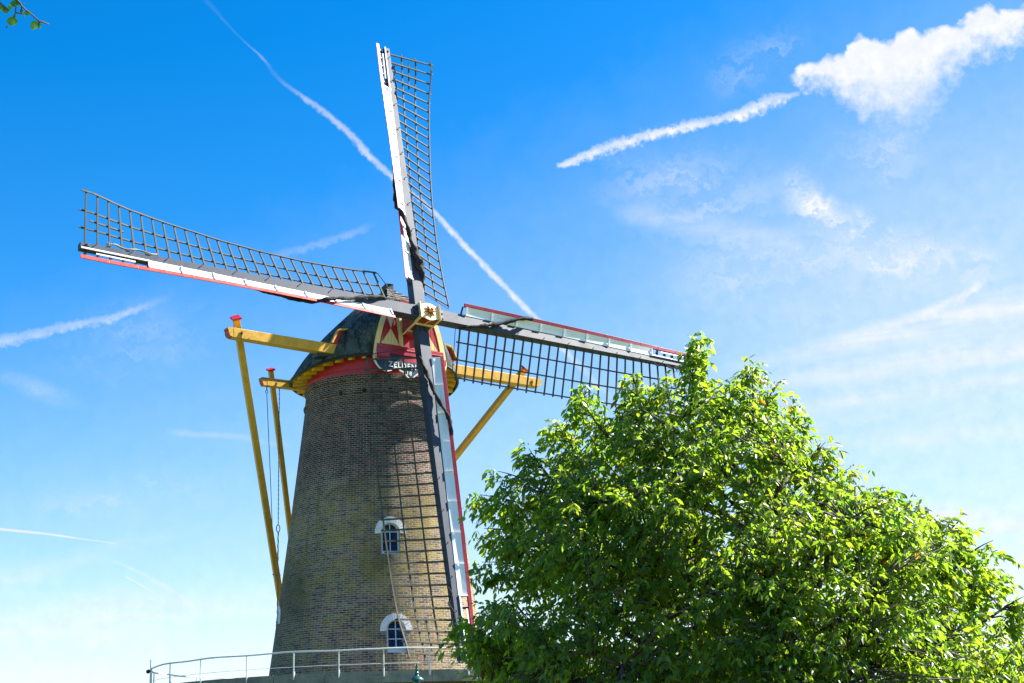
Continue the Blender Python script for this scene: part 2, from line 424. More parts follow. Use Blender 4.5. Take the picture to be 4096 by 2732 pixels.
def brick_mat():
    mt, t, b = new_mat('old_tower_brick')
    uv = t.n.new('ShaderNodeUVMap')
    uv.uv_map = 'wall'
    co = t.n.new('ShaderNodeTexCoord').outputs['Object']
    wob = t.n.new('ShaderNodeVectorMath')
    wob.operation = 'SCALE'
    wn = t.n.new('ShaderNodeTexNoise')
    t.link(uv.outputs[0], wn.inputs['Vector'])
    wn.inputs['Scale'].default_value = 6.0
    wn.inputs['Detail'].default_value = 3
    t.link(t.vmath('SUBTRACT', wn.outputs['Color'], (0.5, 0.5, 0.5)), wob.inputs[0])
    wob.inputs['Scale'].default_value = 0.018
    buv = t.vmath('ADD', uv.outputs[0], wob.outputs[0])
    br = t.n.new('ShaderNodeTexBrick')
    t.link(buv, br.inputs['Vector'])
    br.inputs['Scale'].default_value = 1.0
    br.inputs['Brick Width'].default_value = 0.215
    br.inputs['Row Height'].default_value = 0.072
    br.inputs['Mortar Size'].default_value = 0.0105
    br.inputs['Mortar Smooth'].default_value = 0.15
    br.inputs['Bias'].default_value = -0.1
    br.inputs['Color1'].default_value = (0.0, 0.0, 0.0, 1)
    br.inputs['Color2'].default_value = (1.0, 1.0, 1.0, 1)
    br.inputs['Mortar'].default_value = (0.5, 0.5, 0.5, 1)
    mort = br.outputs['Fac']
    each = br.outputs['Color']
    hz = t.sep(co)[2]
    n_big = t.noise(co, 0.55, 5, 0.6)
    n_mid = t.noise(co, 2.3, 6, 0.65)
    n_fin = t.noise(uv.outputs[0], 26.0, 4, 0.7)
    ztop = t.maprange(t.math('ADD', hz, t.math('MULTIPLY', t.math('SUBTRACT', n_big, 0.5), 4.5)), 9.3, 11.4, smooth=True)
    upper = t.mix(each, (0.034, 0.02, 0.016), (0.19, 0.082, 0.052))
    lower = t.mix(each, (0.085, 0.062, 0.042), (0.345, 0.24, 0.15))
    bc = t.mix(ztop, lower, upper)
    # odd bright red and near-black bricks
    odd = t.n.new('ShaderNodeTexWhiteNoise')
    odd.noise_dimensions = '2D'
    us, vs_, _ = t.sep(buv)
    row = t.math('FLOOR', t.math('DIVIDE', vs_, 0.072))
    cell = t.math('FLOOR', t.math('DIVIDE', t.math('ADD', us, t.math('MULTIPLY', t.math('MODULO', row, 2.0), 0.1075)), 0.215))
    t.link(t.combine(cell, row, 0.0), odd.inputs['Vector'])
    bc = t.mix(t.math('MULTIPLY', t.maprange(odd.outputs['Value'], 0.93, 0.95), 0.55), bc, (0.31, 0.085, 0.04))
    bc = t.mix(t.math('MULTIPLY', t.maprange(odd.outputs['Value'], 0.16, 0.13), 0.7), bc, (0.028, 0.026, 0.028))
    mc = t.mix(t.maprange(n_mid, 0.35, 0.65), (0.3, 0.28, 0.245), (0.62, 0.58, 0.5))
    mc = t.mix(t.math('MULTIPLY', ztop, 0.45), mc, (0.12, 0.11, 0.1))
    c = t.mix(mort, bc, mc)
    # yellow lichen in the lower two thirds, broken up brick by brick
    lz = t.maprange(hz, 11.2, 9.2, 0.0, 1.0, smooth=True)
    lz2 = t.math('MULTIPLY', lz, t.maprange(hz, 3.5, 7.5, 0.45, 1.0))
    lich = t.math('MULTIPLY', t.maprange(t.math('ADD', t.math('MULTIPLY', n_mid, 0.55), t.math('MULTIPLY', n_fin, 0.5)), 0.5, 0.6), lz2)
    c = t.mix(t.math('MULTIPLY', lich, 0.8), c, (0.33, 0.24, 0.035))
    algae = t.math('MULTIPLY', t.maprange(n_big, 0.45, 0.62), t.math('MULTIPLY', lz2, 0.5))
    c = t.mix(algae, c, t.mix(n_fin, (0.05, 0.045, 0.015), (0.17, 0.145, 0.045)))
    # rain streaks: soot under the cap, runs down the wall
    runs = t.noise(t.mapping(co, scale=(4.0, 4.0, 0.3)), 1.6, 5, 0.6)
    c = t.mix(t.math('MULTIPLY', t.maprange(runs, 0.5, 0.68), t.maprange(hz, 8.0, 13.5, 0.2, 0.6)), c, (0.03, 0.026, 0.022))
    c = t.mix(t.math('MULTIPLY', t.maprange(runs, 0.44, 0.3), t.maprange(hz, 12.0, 8.0, 0.0, 0.28)), c, (0.36, 0.33, 0.28))
    # dark crust of moss low on the weather side
    ang = t.math('ARCTAN2', t.sep(co)[0], t.math('MULTIPLY', t.sep(co)[1], -1.0))
    side = t.maprange(ang, rad(-20), rad(-50))
    crust = t.math('MULTIPLY', t.math('MULTIPLY', side, t.maprange(hz, 9.3, 8.0)), t.math('MULTIPLY', t.maprange(hz, 5.0, 6.4), t.maprange(n_fin, 0.42, 0.58)))
    c = t.mix(t.math('MULTIPLY', crust, 0.75), c, (0.05, 0.05, 0.028))
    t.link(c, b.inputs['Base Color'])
    b.inputs['Roughness'].default_value = 0.9
    b.inputs['Specular IOR Level'].default_value = 0.25
    hgt = t.math('ADD', t.math('MULTIPLY', mort, -1.0), t.math('ADD', t.math('MULTIPLY', n_fin, 0.8), t.math('MULTIPLY', each, 0.25)))
    bn = t.n.new('ShaderNodeBump')
    bn.inputs['Strength'].default_value = 1.0
    bn.inputs['Distance'].default_value = 0.02
    t.link(hgt, bn.inputs['Height'])
    t.link(bn.outputs[0], b.inputs['Normal'])
    return mt


def glass_mat(name, col):
    mt, t, b = new_mat(name)
    b.inputs['Base Color'].default_value = (*col, 1)
    b.inputs['Roughness'].default_value = 0.06
    b.inputs['Specular IOR Level'].default_value = 0.3
    return mt


def bark_mat():
    mt, t, b = new_mat('walnut_bark')
    co = t.n.new('ShaderNodeTexCoord').outputs['Object']
    n1 = t.noise(t.mapping(co, scale=(9, 9, 2)), 2.0, 6, 0.65)
    c = t.mix(t.maprange(n1, 0.35, 0.65), (0.035, 0.027, 0.022), (0.14, 0.115, 0.09))
    t.link(c, b.inputs['Base Color'])
    b.inputs['Roughness'].default_value = 0.85
    return mt


def leaf_mat(name, dark, light, trans, tmix=0.42, gloss=0.38):
    mt, t, b = new_mat(name)
    at = t.n.new('ShaderNodeAttribute')
    at.attribute_name = 'tint'
    v = at.outputs['Fac']
    c = t.mix(t.maprange(v, 0.0, 0.9), dark, light)
    c = t.mix(t.maprange(v, 0.955, 0.965), c, (0.28, 0.16, 0.02))
    c = t.mix(t.maprange(v, 0.985, 0.99), c, (0.11, 0.05, 0.015))
    tcv = t.mix(t.maprange(v, 0.0, 0.9), (trans[0] * 0.42, trans[1] * 0.75, trans[2]), trans)
    tcv = t.mix(t.maprange(v, 0.955, 0.965), tcv, (0.62, 0.33, 0.02))
    tcv = t.mix(t.maprange(v, 0.985, 0.99), tcv, (0.2, 0.08, 0.02))
    t.link(c, b.inputs['Base Color'])
    b.inputs['Roughness'].default_value = gloss
    b.inputs['Specular IOR Level'].default_value = 0.5
    tr = t.n.new('ShaderNodeBsdfTranslucent')
    t.link(tcv, tr.inputs['Color'])
    mx = t.n.new('ShaderNodeMixShader')
    mx.inputs[0].default_value = tmix
    t.link(b.outputs[0], mx.inputs[1])
    t.link(tr.outputs[0], mx.inputs[2])
    t.link(mx.outputs[0], t.n['Material Output'].inputs[0])
    return mt


def grass_mat():
    mt, t, b = new_mat('short_grass')
    co = t.n.new('ShaderNodeTexCoord').outputs['Object']
    n1 = t.noise(co, 0.25, 6, 0.6)
    n2 = t.noise(co, 8.0, 4, 0.6)
    c = t.mix(t.maprange(n1, 0.35, 0.65), (0.04, 0.075, 0.018), (0.085, 0.12, 0.03))
    c = t.mix(t.math('MULTIPLY', n2, 0.4), c, (0.12, 0.13, 0.05))
    t.link(c, b.inputs['Base Color'])
    b.inputs['Roughness'].default_value = 0.9
    return mt


M['felt'] = felt_mat()
M['shingle'] = shingle_mat()
M['brick'] = brick_mat()
M['glass'] = glass_mat('dark_window_glass', (0.006, 0.016, 0.045))
M['hole'] = paint('dark_putlog_hole', (0.015, 0.013, 0.012), 0.9, 0.1, 0.0)
M['lampglass'] = glass_mat('lamp_glass', (0.35, 0.38, 0.38))
M['bark'] = bark_mat()
M['leaf'] = leaf_mat('walnut_leaf', (0.015, 0.062, 0.013), (0.10, 0.145, 0.013), (0.50, 0.64, 0.027), 0.54, 0.33)
M['twigleaf'] = leaf_mat('poplar_leaf', (0.03, 0.1, 0.015), (0.1, 0.2, 0.02), (0.26, 0.55, 0.03), 0.5)
M['grass'] = grass_mat()
M['nut'] = paint('green_walnut_husk', (0.12, 0.24, 0.04), 0.5, 0.15, 0.1, (0.06, 0.1, 0.02), 20.0)


# ------------------------------------------------------------------ mesh helpers
class MB:
    def __init__(self):
        self.v, self.f, self.m = [], [], []

    def add(self, verts, faces, mi=0):
        o = len(self.v)
        self.v += [tuple(p) for p in verts]
        self.f += [tuple(i + o for i in q) for q in faces]
        self.m += [mi] * len(faces)
        return self

    def hexa(self, p, mi=0):
        """8 points: 4 of one end, 4 of the other, same winding"""
        return self.add(p, [(3, 2, 1, 0), (4, 5, 6, 7), (0, 1, 5, 4), (1, 2, 6, 5), (2, 3, 7, 6), (3, 0, 4, 7)], mi)

    def beam(self, p0, p1, x, y, w0, h0, w1=None, h1=None, mi=0):
        """box from p0 to p1; x, y: unit cross axes; w along x, h along y"""
        w1 = w0 if w1 is None else w1
        h1 = h0 if h1 is None else h1
        p0, p1, x, y = Vector(p0), Vector(p1), Vector(x), Vector(y)
        q = []
        for p, ww, hh in ((p0, w0, h0), (p1, w1, h1)):
            for sx, sy in ((-1, -1), (1, -1), (1, 1), (-1, 1)):
                q.append(p + x * (sx * ww / 2) + y * (sy * hh / 2))
        return self.hexa(q, mi)

    def rod(self, p0, p1, rr, n=6, mi=0):
        return self.tube([p0, p1], [rr, rr], n, mi)

    def tube(self, pts, radii, n=8, mi=0, twist=None, closed=False):
        pts = [Vector(p) for p in pts]
        k = len(pts)
        verts, faces = [], []
        prev = None
        for i, p in enumerate(pts):
            if closed:
                d = pts[(i + 1) % k] - pts[i - 1]
            else:
                d = pts[min(i + 1, k - 1)] - pts[max(i - 1, 0)]
            d.normalize()
            if prev is None:
                ref = Vector((0, 0, 1)) if abs(d.z) < 0.9 else Vector((1, 0, 0))
                x = d.cross(ref).normalized()
            else:
                x = (prev - d * prev.dot(d)).normalized()
            prev = x
            y = d.cross(x)
            for j in range(n):
                a = 2 * math.pi * j / n
                rr = radii[i] if not twist else radii[i] * (1 + twist[1] * math.cos(2 * (a + twist[0] * i)))
                verts.append(p + x * (rr * math.cos(a)) + y * (rr * math.sin(a)))
        for i in range(k if closed else k - 1):
            for j in range(n):
                i2 = (i + 1) % k
                faces.append((i * n + j, i * n + (j + 1) % n, i2 * n + (j + 1) % n, i2 * n + j))
        if not closed:
            faces.append(tuple(range(n - 1, -1, -1)))
            faces.append(tuple((k - 1) * n + j for j in range(n)))
        return self.add(verts, faces, mi)

    def prism(self, outline, to3, d0, d1, mi=0):
        """2D outline extruded: to3(x, y, d) -> point"""
        n = len(outline)
        v = [to3(x, y, d0) for x, y in outline] + [to3(x, y, d1) for x, y in outline]
        f = [tuple(range(n)), tuple(range(2 * n - 1, n - 1, -1))]
        f += [(i, i + n, (i + 1) % n + n, (i + 1) % n) for i in range(n)]
        return self.add(v, f, mi)

    def lathe(self, prof, n=24, centre=(0, 0, 0), mi=0):
        c = Vector(centre)
        v, f = [], []
        for rr, z in prof:
            for j in range(n):
                a = 2 * math.pi * j / n
                v.append(c + Vector((rr * math.cos(a), rr * math.sin(a), z)))
        for i in range(len(prof) - 1):
            for j in range(n):
                f.append((i * n + j, i * n + (j + 1) % n, (i + 1) * n + (j + 1) % n, (i + 1) * n + j))
        f.append(tuple(range(n - 1, -1, -1)))
        f.append(tuple((len(prof) - 1) * n + j for j in range(n)))
        return self.add(v, f, mi)

    def build(self, name, mats, parent=None, smooth=False, fix=True, bevel=0.0):
        me = bpy.data.meshes.new(name)
        me.from_pydata(self.v, [], self.f)
        me.update()
        if not isinstance(mats, (list, tuple)):
            mats = [mats]
        for q in mats:
            me.materials.append(q)
        me.polygons.foreach_set('material_index', self.m)
        if fix:
            bm = bmesh.new()
            bm.from_mesh(me)
            bmesh.ops.recalc_face_normals(bm, faces=bm.faces)
            bm.to_mesh(me)
            bm.free()
        if smooth:
            me.polygons.foreach_set('use_smooth', [True] * len(me.polygons))
            if smooth != 'all':
                me.set_sharp_from_angle(angle=rad(38))
        o = bpy.data.objects.new(name, me)
        COL.objects.link(o)
        if parent is not None:
            o.parent = parent
        if bevel:
            md = o.modifiers.new('bevel', 'BEVEL')
            md.width = bevel
            md.segments = 2
            md.limit_method = 'ANGLE'
            md.angle_limit = rad(35)
        return o


def tag(o, label=None, cat=None, group=None, kind=None):
    if label:
        o['label'] = label
    if cat:
        o['category'] = cat
    if group:
        o['group'] = group
    if kind:
        o['kind'] = kind
    return o


def empty(name, loc=(0, 0, 0)):
    o = bpy.data.objects.new(name, None)
    COL.objects.link(o)
    o.location = loc
    return o


def lerp_table(tab, x):
    return float(np.interp(x, [q[0] for q in tab], [q[1] for q in tab]))


# ------------------------------------------------------------------ ground
g = MB()
NG = 48
GR = 900.0
gv, gf = [], []
for i in range(NG + 1):
    for j in range(NG + 1):
        x = (i / NG * 2 - 1)
        y = (j / NG * 2 - 1)
        x = GR * x * abs(x)
        y = GR * y * abs(y)
        gv.append((x, y, 0.0))
for i in range(NG):
    for j in range(NG):
        q = i * (NG + 1) + j
        gf.append((q, q + NG + 1, q + NG + 2, q + 1))
g.add(gv, gf)
tag(g.build('ground', M['grass'], fix=False), kind='structure')

# ------------------------------------------------------------------ windmill frame of reference
AX = Vector((0.49824527, -0.86703613, 0.0))      # the way the cap faces (level)
RX = Vector((0.86703613, 0.49824527, 0.0))       # across the cap
ZX = Vector((0, 0, 1))
NX = Vector((0.48480702, -0.84365117, 0.23068345))   # windshaft, tilted up
UX = NX.cross(RX)
if UX.z < 0:
    UX = -UX
HUB = Vector((1.62662967, -2.83062737, 16.10192119))
RHO = -0.0347


def cp(ua, wv, z):
    return AX * ua + RX * wv + ZX * z


mill = empty('windmill')
tag(mill, 'brick tower windmill with dark boat-shaped cap, four lattice sails and yellow tail beams', 'windmill')


# ------------------------------------------------------------------ brick tower
def tower_r(z):
    q = z - 4.7188
    return 3.6202 - 0.136 * q + 0.0009 * q * q


def twp(theta0, xs, z, off=0.0):
    """point on the tower face: theta0 degrees from -Y towards +X, xs metres sideways"""
    rr = tower_r(z)
    t = rad(theta0) + xs / rr
    return Vector(((rr + off) * math.sin(t), -(rr + off) * math.cos(t), z))


prof = [(tower_r(z), z) for z in np.arange(0.0, 13.46, 0.3)]
prof += [(tower_r(13.5), 13.5), (tower_r(13.5) + 0.045, 13.52), (tower_r(13.5) + 0.055, 13.58), (tower_r(13.6) + 0.02, 13.6), (tower_r(13.75) + 0.02, 13.78),
         (tower_r(14.0) + 0.03, 14.0), (tower_r(14.08) + 0.045, 14.06), (tower_r(14.08) + 0.085, 14.075), (2.505, 14.2), (2.50, 14.262)]
NS = 144
tv, tf, tuv = [], [], []
for rr, z in prof:
    for j in range(NS + 1):
        t = 2 * math.pi * j / NS
        tv.append((rr * math.sin(t), -rr * math.cos(t), z))
for i in range(len(prof) - 1):
    for j in range(NS):
        q = i * (NS + 1) + j
        tf.append((q, q + 1, q + NS + 2, q + NS + 1))
me = bpy.data.meshes.new('brick_tower')
me.from_pydata(tv, [], tf)
uvl = me.uv_layers.new(name='wall')
# bricks keep their size: the sideways coordinate follows the mean girth
slant = [0.0]
for i in range(1, len(prof)):
    slant.append(slant[-1] + math.hypot(prof[i][0] - prof[i - 1][0], prof[i][1] - prof[i - 1][1]))
for lp in me.loops:
    vi = lp.vertex_index
    i, j = divmod(vi, NS + 1)
    uvl.data[lp.index].uv = (2 * math.pi * j / NS * 3.0, slant[i])
bm = bmesh.new()
bm.from_mesh(me)
bmesh.ops.remove_doubles(bm, verts=bm.verts, dist=1e-5)
bottom = [e for e in bm.edges if len(e.link_faces) == 1]
bmesh.ops.holes_fill(bm, edges=bottom, sides=0)
bmesh.ops.recalc_face_normals(bm, faces=bm.faces)
bm.to_mesh(me)
bm.free()
me.polygons.foreach_set('use_smooth', [True] * len(me.polygons))
me.set_sharp_from_angle(angle=rad(30))
me.materials.append(M['brick'])
tower = bpy.data.objects.new('brick_tower', me)
COL.objects.link(tower)
tower.parent = mill
tower['label'] = 'tapering brick tower, dark red above and yellow with lichen below'

WINDOWS = [(9.5, 4.86, 5.60, 0.31), (8.1, 8.02, 8.77, 0.31), (-81.0, 4.75, 6.15, 0.42), (140.0, 5.0, 5.8, 0.31), (-150.0, 8.0, 8.75, 0.31)]


def arch_outline(hw, z0, zs, n=12, grow=0.0):
    pts = [(-hw - grow, z0 - grow), (hw + grow, z0 - grow)]
    for k in range(n + 1):
        a = math.pi * k / n
        pts.append(((hw + grow) * math.cos(a), zs + (hw + grow) * math.sin(a)))
    return pts


cut = MB()
for th, z0, zs, hw in WINDOWS:
    cut.prism(arch_outline(hw, z0, zs), lambda x, y, d, th=th: twp(th, x, y, d), 0.25, -0.3)
HOLES = [(-112, 13.62), (-91, 13.62), (-70.3, 13.60), (-49.2, 13.62), (-28.9, 13.64), (-8.7, 13.65), (11.8, 13.68), (31.5, 13.64), (52, 13.62), (73, 13.62), (95, 13.62)]
for th, z in HOLES:
    cut.prism([(-0.075, z - 0.09 + .02), (0.075, z - 0.09 + .02), (0.075, z + 0.1), (-0.075, z + 0.1)], lambda x, y, d, th=th: twp(th, x, y, d), 0.3, -0.3)
cutter = cut.build('cutter', M['brick'])
md = tower.modifiers.new('openings', 'BOOLEAN')
md.object = cutter
md.operation = 'DIFFERENCE'
md.solver = 'EXACT'
bpy.context.view_layer.update()
dg = bpy.context.evaluated_depsgraph_get()
new_me = bpy.data.meshes.new_from_object(tower.evaluated_get(dg))
tower.modifiers.clear()
tower.data = new_me
bpy.data.objects.remove(cutter)

random.seed(8)
for k, (th, z0, zs, hw) in enumerate(WINDOWS):
    f3 = lambda x, y, d, th=th: twp(th, x, y, d)
    b = MB()
    # outer frame as arched strip
    fw = 0.055
    o_pts = arch_outline(hw, z0, zs, 14)
    i_pts = arch_outline(hw - fw, z0 + fw + 0.06, zs, 14)
    n = len(o_pts)
    vv = [f3(x, y, -0.13) for x, y in o_pts] + [f3(x, y, -0.13) for x, y in i_pts] + [f3(x, y, -0.2) for x, y in o_pts] + [f3(x, y, -0.2) for x, y in i_pts]
    ff = []
    for i in range(n):
        j = (i + 1) % n
        ff += [(i, j, n + j, n + i), (n + i, n + j, 3 * n + j, 3 * n + i)]
    b.add(vv, ff)
    win = b.build('window', M['wframe'], mill)
    bb = MB()
    ix = hw - fw
    hgt = zs - z0 - 0.11
    bb.beam(f3(0, z0 + .115, -0.15), f3(0, zs + ix, -0.15), f3(0.5, zs, 0) - f3(-0.5, zs, 0), f3(0, zs, 1) - f3(0, zs, 0), 0.032, 0.03)
    rows = 2 if zs - z0 < 1 else 3
    for q in range(rows):
        zz = zs - q * (hgt / rows) - 0.0
        xa, xb = f3(-ix, zz, -0.152), f3(ix, zz, -0.152)
        bb.beam(xa, xb, ZX, f3(0, zs, 1) - f3(0, zs, 0), 0.03, 0.03)
    bb.build('glazing_bar', M['winblue'], win)
    pb = MB()
    pb.add([f3(x, y, -0.17) for x, y in arch_outline(hw - fw + .01, z0 + .1, zs, 14)], [tuple(range(n))])
    pb.build('pane', M['glass'], win, fix=False)
    sb = MB()
    q8 = [f3(-hw, z0, -.21), f3(hw, z0, -.21), f3(hw, z0, -.05), f3(-hw, z0, -.05), f3(-hw, z0 + .09, -.21), f3(hw, z0 + .09, -.21), f3(hw, z0 + .07, -.06), f3(-hw, z0 + .07, -.06)]
    sb.hexa(q8)
    sb.build('sill', M['winblue'], win)
    # white painted arch of bricks
    ab = MB()
    r0, r1 = hw + 0.005, hw + 0.2
    nb_ = 17
    for i in range(nb_):
        a0 = math.pi * (-0.03 + 1.06 * (i + .045) / nb_)
        a1 = math.pi * (-0.03 + 1.06 * (i + .955) / nb_)
        jit = random.uniform(-.006, .006)
        jr = random.uniform(-.008, .012)
        q8 = []
        for off in (-.1, .02 + jit):
            for aa, rr in ((a0, r0), (a1, r0), (a1, r1 + jr), (a0, r1 + jr)):
                q8.append(f3(rr * math.cos(aa), zs - .03 + rr * math.sin(aa), off))
        ab.hexa(q8)
    ab.build('white_arch', M['whitebrick'], win)

# ------------------------------------------------------------------ gallery round the tower
GZ = 3.78
GRAD = 7.40
gd = MB()
n = 96
vv, ff = [], []
for j in range(n):
    a = 2 * math.pi * j / n
    for rr, z in ((3.6, GZ), (GRAD, GZ), (GRAD, GZ - .06), (3.6, GZ - .06)):
        vv.append((rr * math.sin(a), -rr * math.cos(a), z))
for j in range(n):
    j2 = (j + 1) % n
    for q in range(4):
        ff.append((j * 4 + q, j * 4 + (q + 1) % 4, j2 * 4 + (q + 1) % 4, j2 * 4 + q))
gd.add(vv, ff)
deck = gd.build('gallery_deck', M['deckunder'], mill)
# edge boards: a ring of planks with hairline joints
random.seed(4)
NB = 30
for half in range(1):
    eb = MB()
    for k in range(NB):
        a0 = 2 * math.pi * k / NB + .0008
        a1 = 2 * math.pi * (k + 1) / NB - .0008
        seg = 4
        r_off = random.uniform(-.006, .006)
        z_off = random.uniform(-.008, .008)
        vv, ff = [], []
        for i in range(seg + 1):
            a = a0 + (a1 - a0) * i / seg
            for rr, z in ((GRAD + .002, GZ - .03), (GRAD + .06, GZ - .03), (GRAD + .06, GZ + .30), (GRAD + .002, GZ + .30)):
                vv.append(((rr + r_off) * math.sin(a), -(rr + r_off) * math.cos(a), z + z_off))
        for i in range(seg):
            for q in range(4):
                ff.append((i * 4 + q, i * 4 + (q + 1) % 4, (i + 1) * 4 + (q + 1) % 4, (i + 1) * 4 + q))
        ff += [(3, 2, 1, 0), (seg * 4, seg * 4 + 1, seg * 4 + 2, seg * 4 + 3)]
        eb.add(vv, ff)
    eb.build('edge_board', M['plank'], deck)
# joists and struts carrying the gallery
jb = MB()
for k in range(24):
    a = 2 * math.pi * (k + .5) / 24
    d = Vector((math.sin(a), -math.cos(a), 0))
    t = Vector((math.cos(a), math.sin(a), 0))
    jb.beam(d * 3.3 + ZX * (GZ - .16), d * 7.35 + ZX * (GZ - .16), t, ZX, .12, .18)
    jb.beam(d * 3.95 + ZX * 1.2, d * 6.6 + ZX * (GZ - .26), t, d.cross(t).normalized() if False else (d * .7 - ZX * .7), .14, .14)
jb.build('gallery_joist', M['deckunder'], deck)
RZ, RR = 4.70, 7.50
rb = MB()
rb.tube([(RR * math.sin(2 * math.pi * k / 120), -RR * math.cos(2 * math.pi * k / 120), RZ + .012 * math.sin(k * .9)) for k in range(120)], [.024] * 120, 7, closed=True)
rail = rb.build('gallery_railing', M['galv'], mill, smooth=True)
wb = MB()
wb.tube([(RR * math.sin(2 * math.pi * k / 120), -RR * math.cos(2 * math.pi * k / 120), RZ - .42) for k in range(120)], [.006] * 120, 4, closed=True)
wb.build('rail_wire', M['galv'], rail)
post0 = None
# measured from -Y towards +X
post_az = [-75.0, -58.5, -45.0, -30.0 - .8, -18.0 - 1.0, -8.7, 1.2, 11.4, 20.5, 31.5, 43, 56, 70]
for a in post_az + list(range(86, 272, 14)):
    t = rad(a)
    if post0 is None:
        pbm = MB()
        pbm.tube([(0, 0, -.78), (0, 0, -.02)], [.019, .019], 6)
        pbm.beam((0, .03, -.72), (0, .03, -.55), (1, 0, 0), (0, 1, 0), .05, .03)
        o = post0 = pbm.build('railing_post', M['galv'], rail, smooth=True)
    else:
        o = post0.copy()
        COL.objects.link(o)
        o.parent = rail
    o.location = (RR * math.sin(t), -RR * math.cos(t), RZ)
    o.rotation_euler = (0, 0, t)
# thin mast and knob on the left end of the railing
t = rad(-84)
mb = MB()
c0 = Vector((RR * math.sin(t), -RR * math.cos(t), 0))
mb.tube([c0 + ZX * 3.7, c0 + ZX * 5.05], [.022, .012], 6)
mb.lathe([(0.0, -.07), (.05, -.05), (.07, 0), (.05, .05), (0, .07)], 10, c0 + Vector((-.06, -.1, 4.66)))
mb.build('railing_mast', M['black'], rail, smooth=True)

# ------------------------------------------------------------------ cap
CE = 3.02
TILT = 0.022
GPROF = [(0, 1.0), (.05, .98), (.154, .93), (.294, .85), (.431, .745), (.539, .645), (.639, .54), (.73, .43), (.854, .25), (1.0, 0.0)]
UPK, ZPK, UFR = 0.95, 17.80, 2.40


def eave(ua):
    q = ua * 1.096 if ua > 0 else ua
    wv = math.sqrt(max(CE * CE - q * q, 0.0))
    ze = 14.49 + (0.15 * ua if ua > 0 else 0.0)
    return wv, ze


def ridge(ua):
    if ua >= UPK:
        k = (ua - UPK) / (UFR - UPK)
        return ZPK + (16.78 - ZPK) * k, 0.85 * k
    rho = (UPK - ua) / (UPK + CE)
    hs = [q[0] for q in GPROF]
    gs = [q[1] for q in GPROF]
    h = float(np.interp(rho, gs[::-1], hs[::-1]))
    return 14.47 + (ZPK - 14.47) * h, 0.0


def cap_w(ua, h):
    we, ze = eave(ua)
    zt, wt = ridge(ua)
    return wt + (we - wt) * lerp_table(GPROF, h), ze + (zt - ze) * h


uas = [-CE + .004] + [-CE * math.cos(rad(a)) for a in range(6, 91, 6)] + [0.3, 0.6, UPK, 1.3, 1.65, 2.0, 2.25, UFR]
hs = np.linspace(0, 1, 21)
cb = MB()
hip = MB()
rows = []
for ua in uas:
    row = []
    for h in hs:
        wv, z = cap_w(ua, h)
        row.append((wv, z))
    rows.append(row)
for sgn in (1, -1):
    vv, ff = [], []
    for ua, row in zip(uas, rows):
        for wv, z in row:
            vv.append(cp(ua, sgn * wv, z - TILT * sgn * wv))
    K = len(hs)
    for i in range(len(uas) - 1):
        for j in range(K - 1):
            ff.append((i * K + j, i * K + j + 1, (i + 1) * K + j + 1, (i + 1) * K + j))
    cb.add(vv, ff)
cap = cb.build('cap', M['felt'], mill, smooth='all')
bm = bmesh.new()
bm.from_mesh(cap.data)
bmesh.ops.remove_doubles(bm, verts=bm.verts, dist=1e-3)
bmesh.ops.recalc_face_normals(bm, faces=bm.faces)
bm.to_mesh(cap.data)
bm.free()
cap.data.set_sharp_from_angle(angle=rad(40))
cap['label'] = 'dark mossy boat-shaped cap roof'
sm = cap.modifiers.new('thickness', 'SOLIDIFY')
sm.thickness = 0.07
sm.offset = -1
# front hip: overlapping strips of roofing
ns = 7
for k in range(ns):
    u0 = UPK + (UFR + .06 - UPK) * k / ns
    u1 = UPK + (UFR + .06 - UPK) * (k + 1) / ns + .05
    (z0, w0), (z1, w1) = ridge(u0), ridge(u1)
    w0 += .03
    w1 += .03
    hip.hexa([cp(u0, -w0, z0 + .03), cp(u0, w0, z0 + .03), cp(u0, w0, z0 + .005), cp(u0, -w0, z0 + .005),
              cp(u1, -w1, z1 + .085), cp(u1, w1, z1 + .085), cp(u1, w1, z1 + .01), cp(u1, -w1, z1 + .01)])
hip.build('front_hip_roof', M['shingle'], cap)
rc = MB()
rc.beam(cp(UPK - .3, 0, ZPK - .02), cp(UPK + .14, 0, ZPK + .06), RX, ZX, .26, .26, .3, .24)
rc.beam(cp(UPK - .3, 0, ZPK + .09), cp(UPK + .05, 0, ZPK + .16), RX, ZX, .1, .06)
zr, _ = ridge(-1.2)
rc.tube([cp(q, 0, ridge(q)[0] + .02) for q in np.linspace(-2.6, UPK, 14)], [.07] * 14, 6)
rc.build('ridge_cap', M['ridgecap'], cap)
# eave rim, thicker black felt round the back
er = MB()
pts = []
for sgn in (-1, 1):
    seq = uas if sgn < 0 else uas[::-1]
    for ua in (seq[::-1] if sgn < 0 else seq[::-1]):
        pts.append(cp(ua, sgn * eave(ua)[0], eave(ua)[1] - .03 - TILT * sgn * eave(ua)[0]))
er.tube(pts, [.05] * len(pts), 6)
er.build('eave_rim', M['ridgecap'], cap)

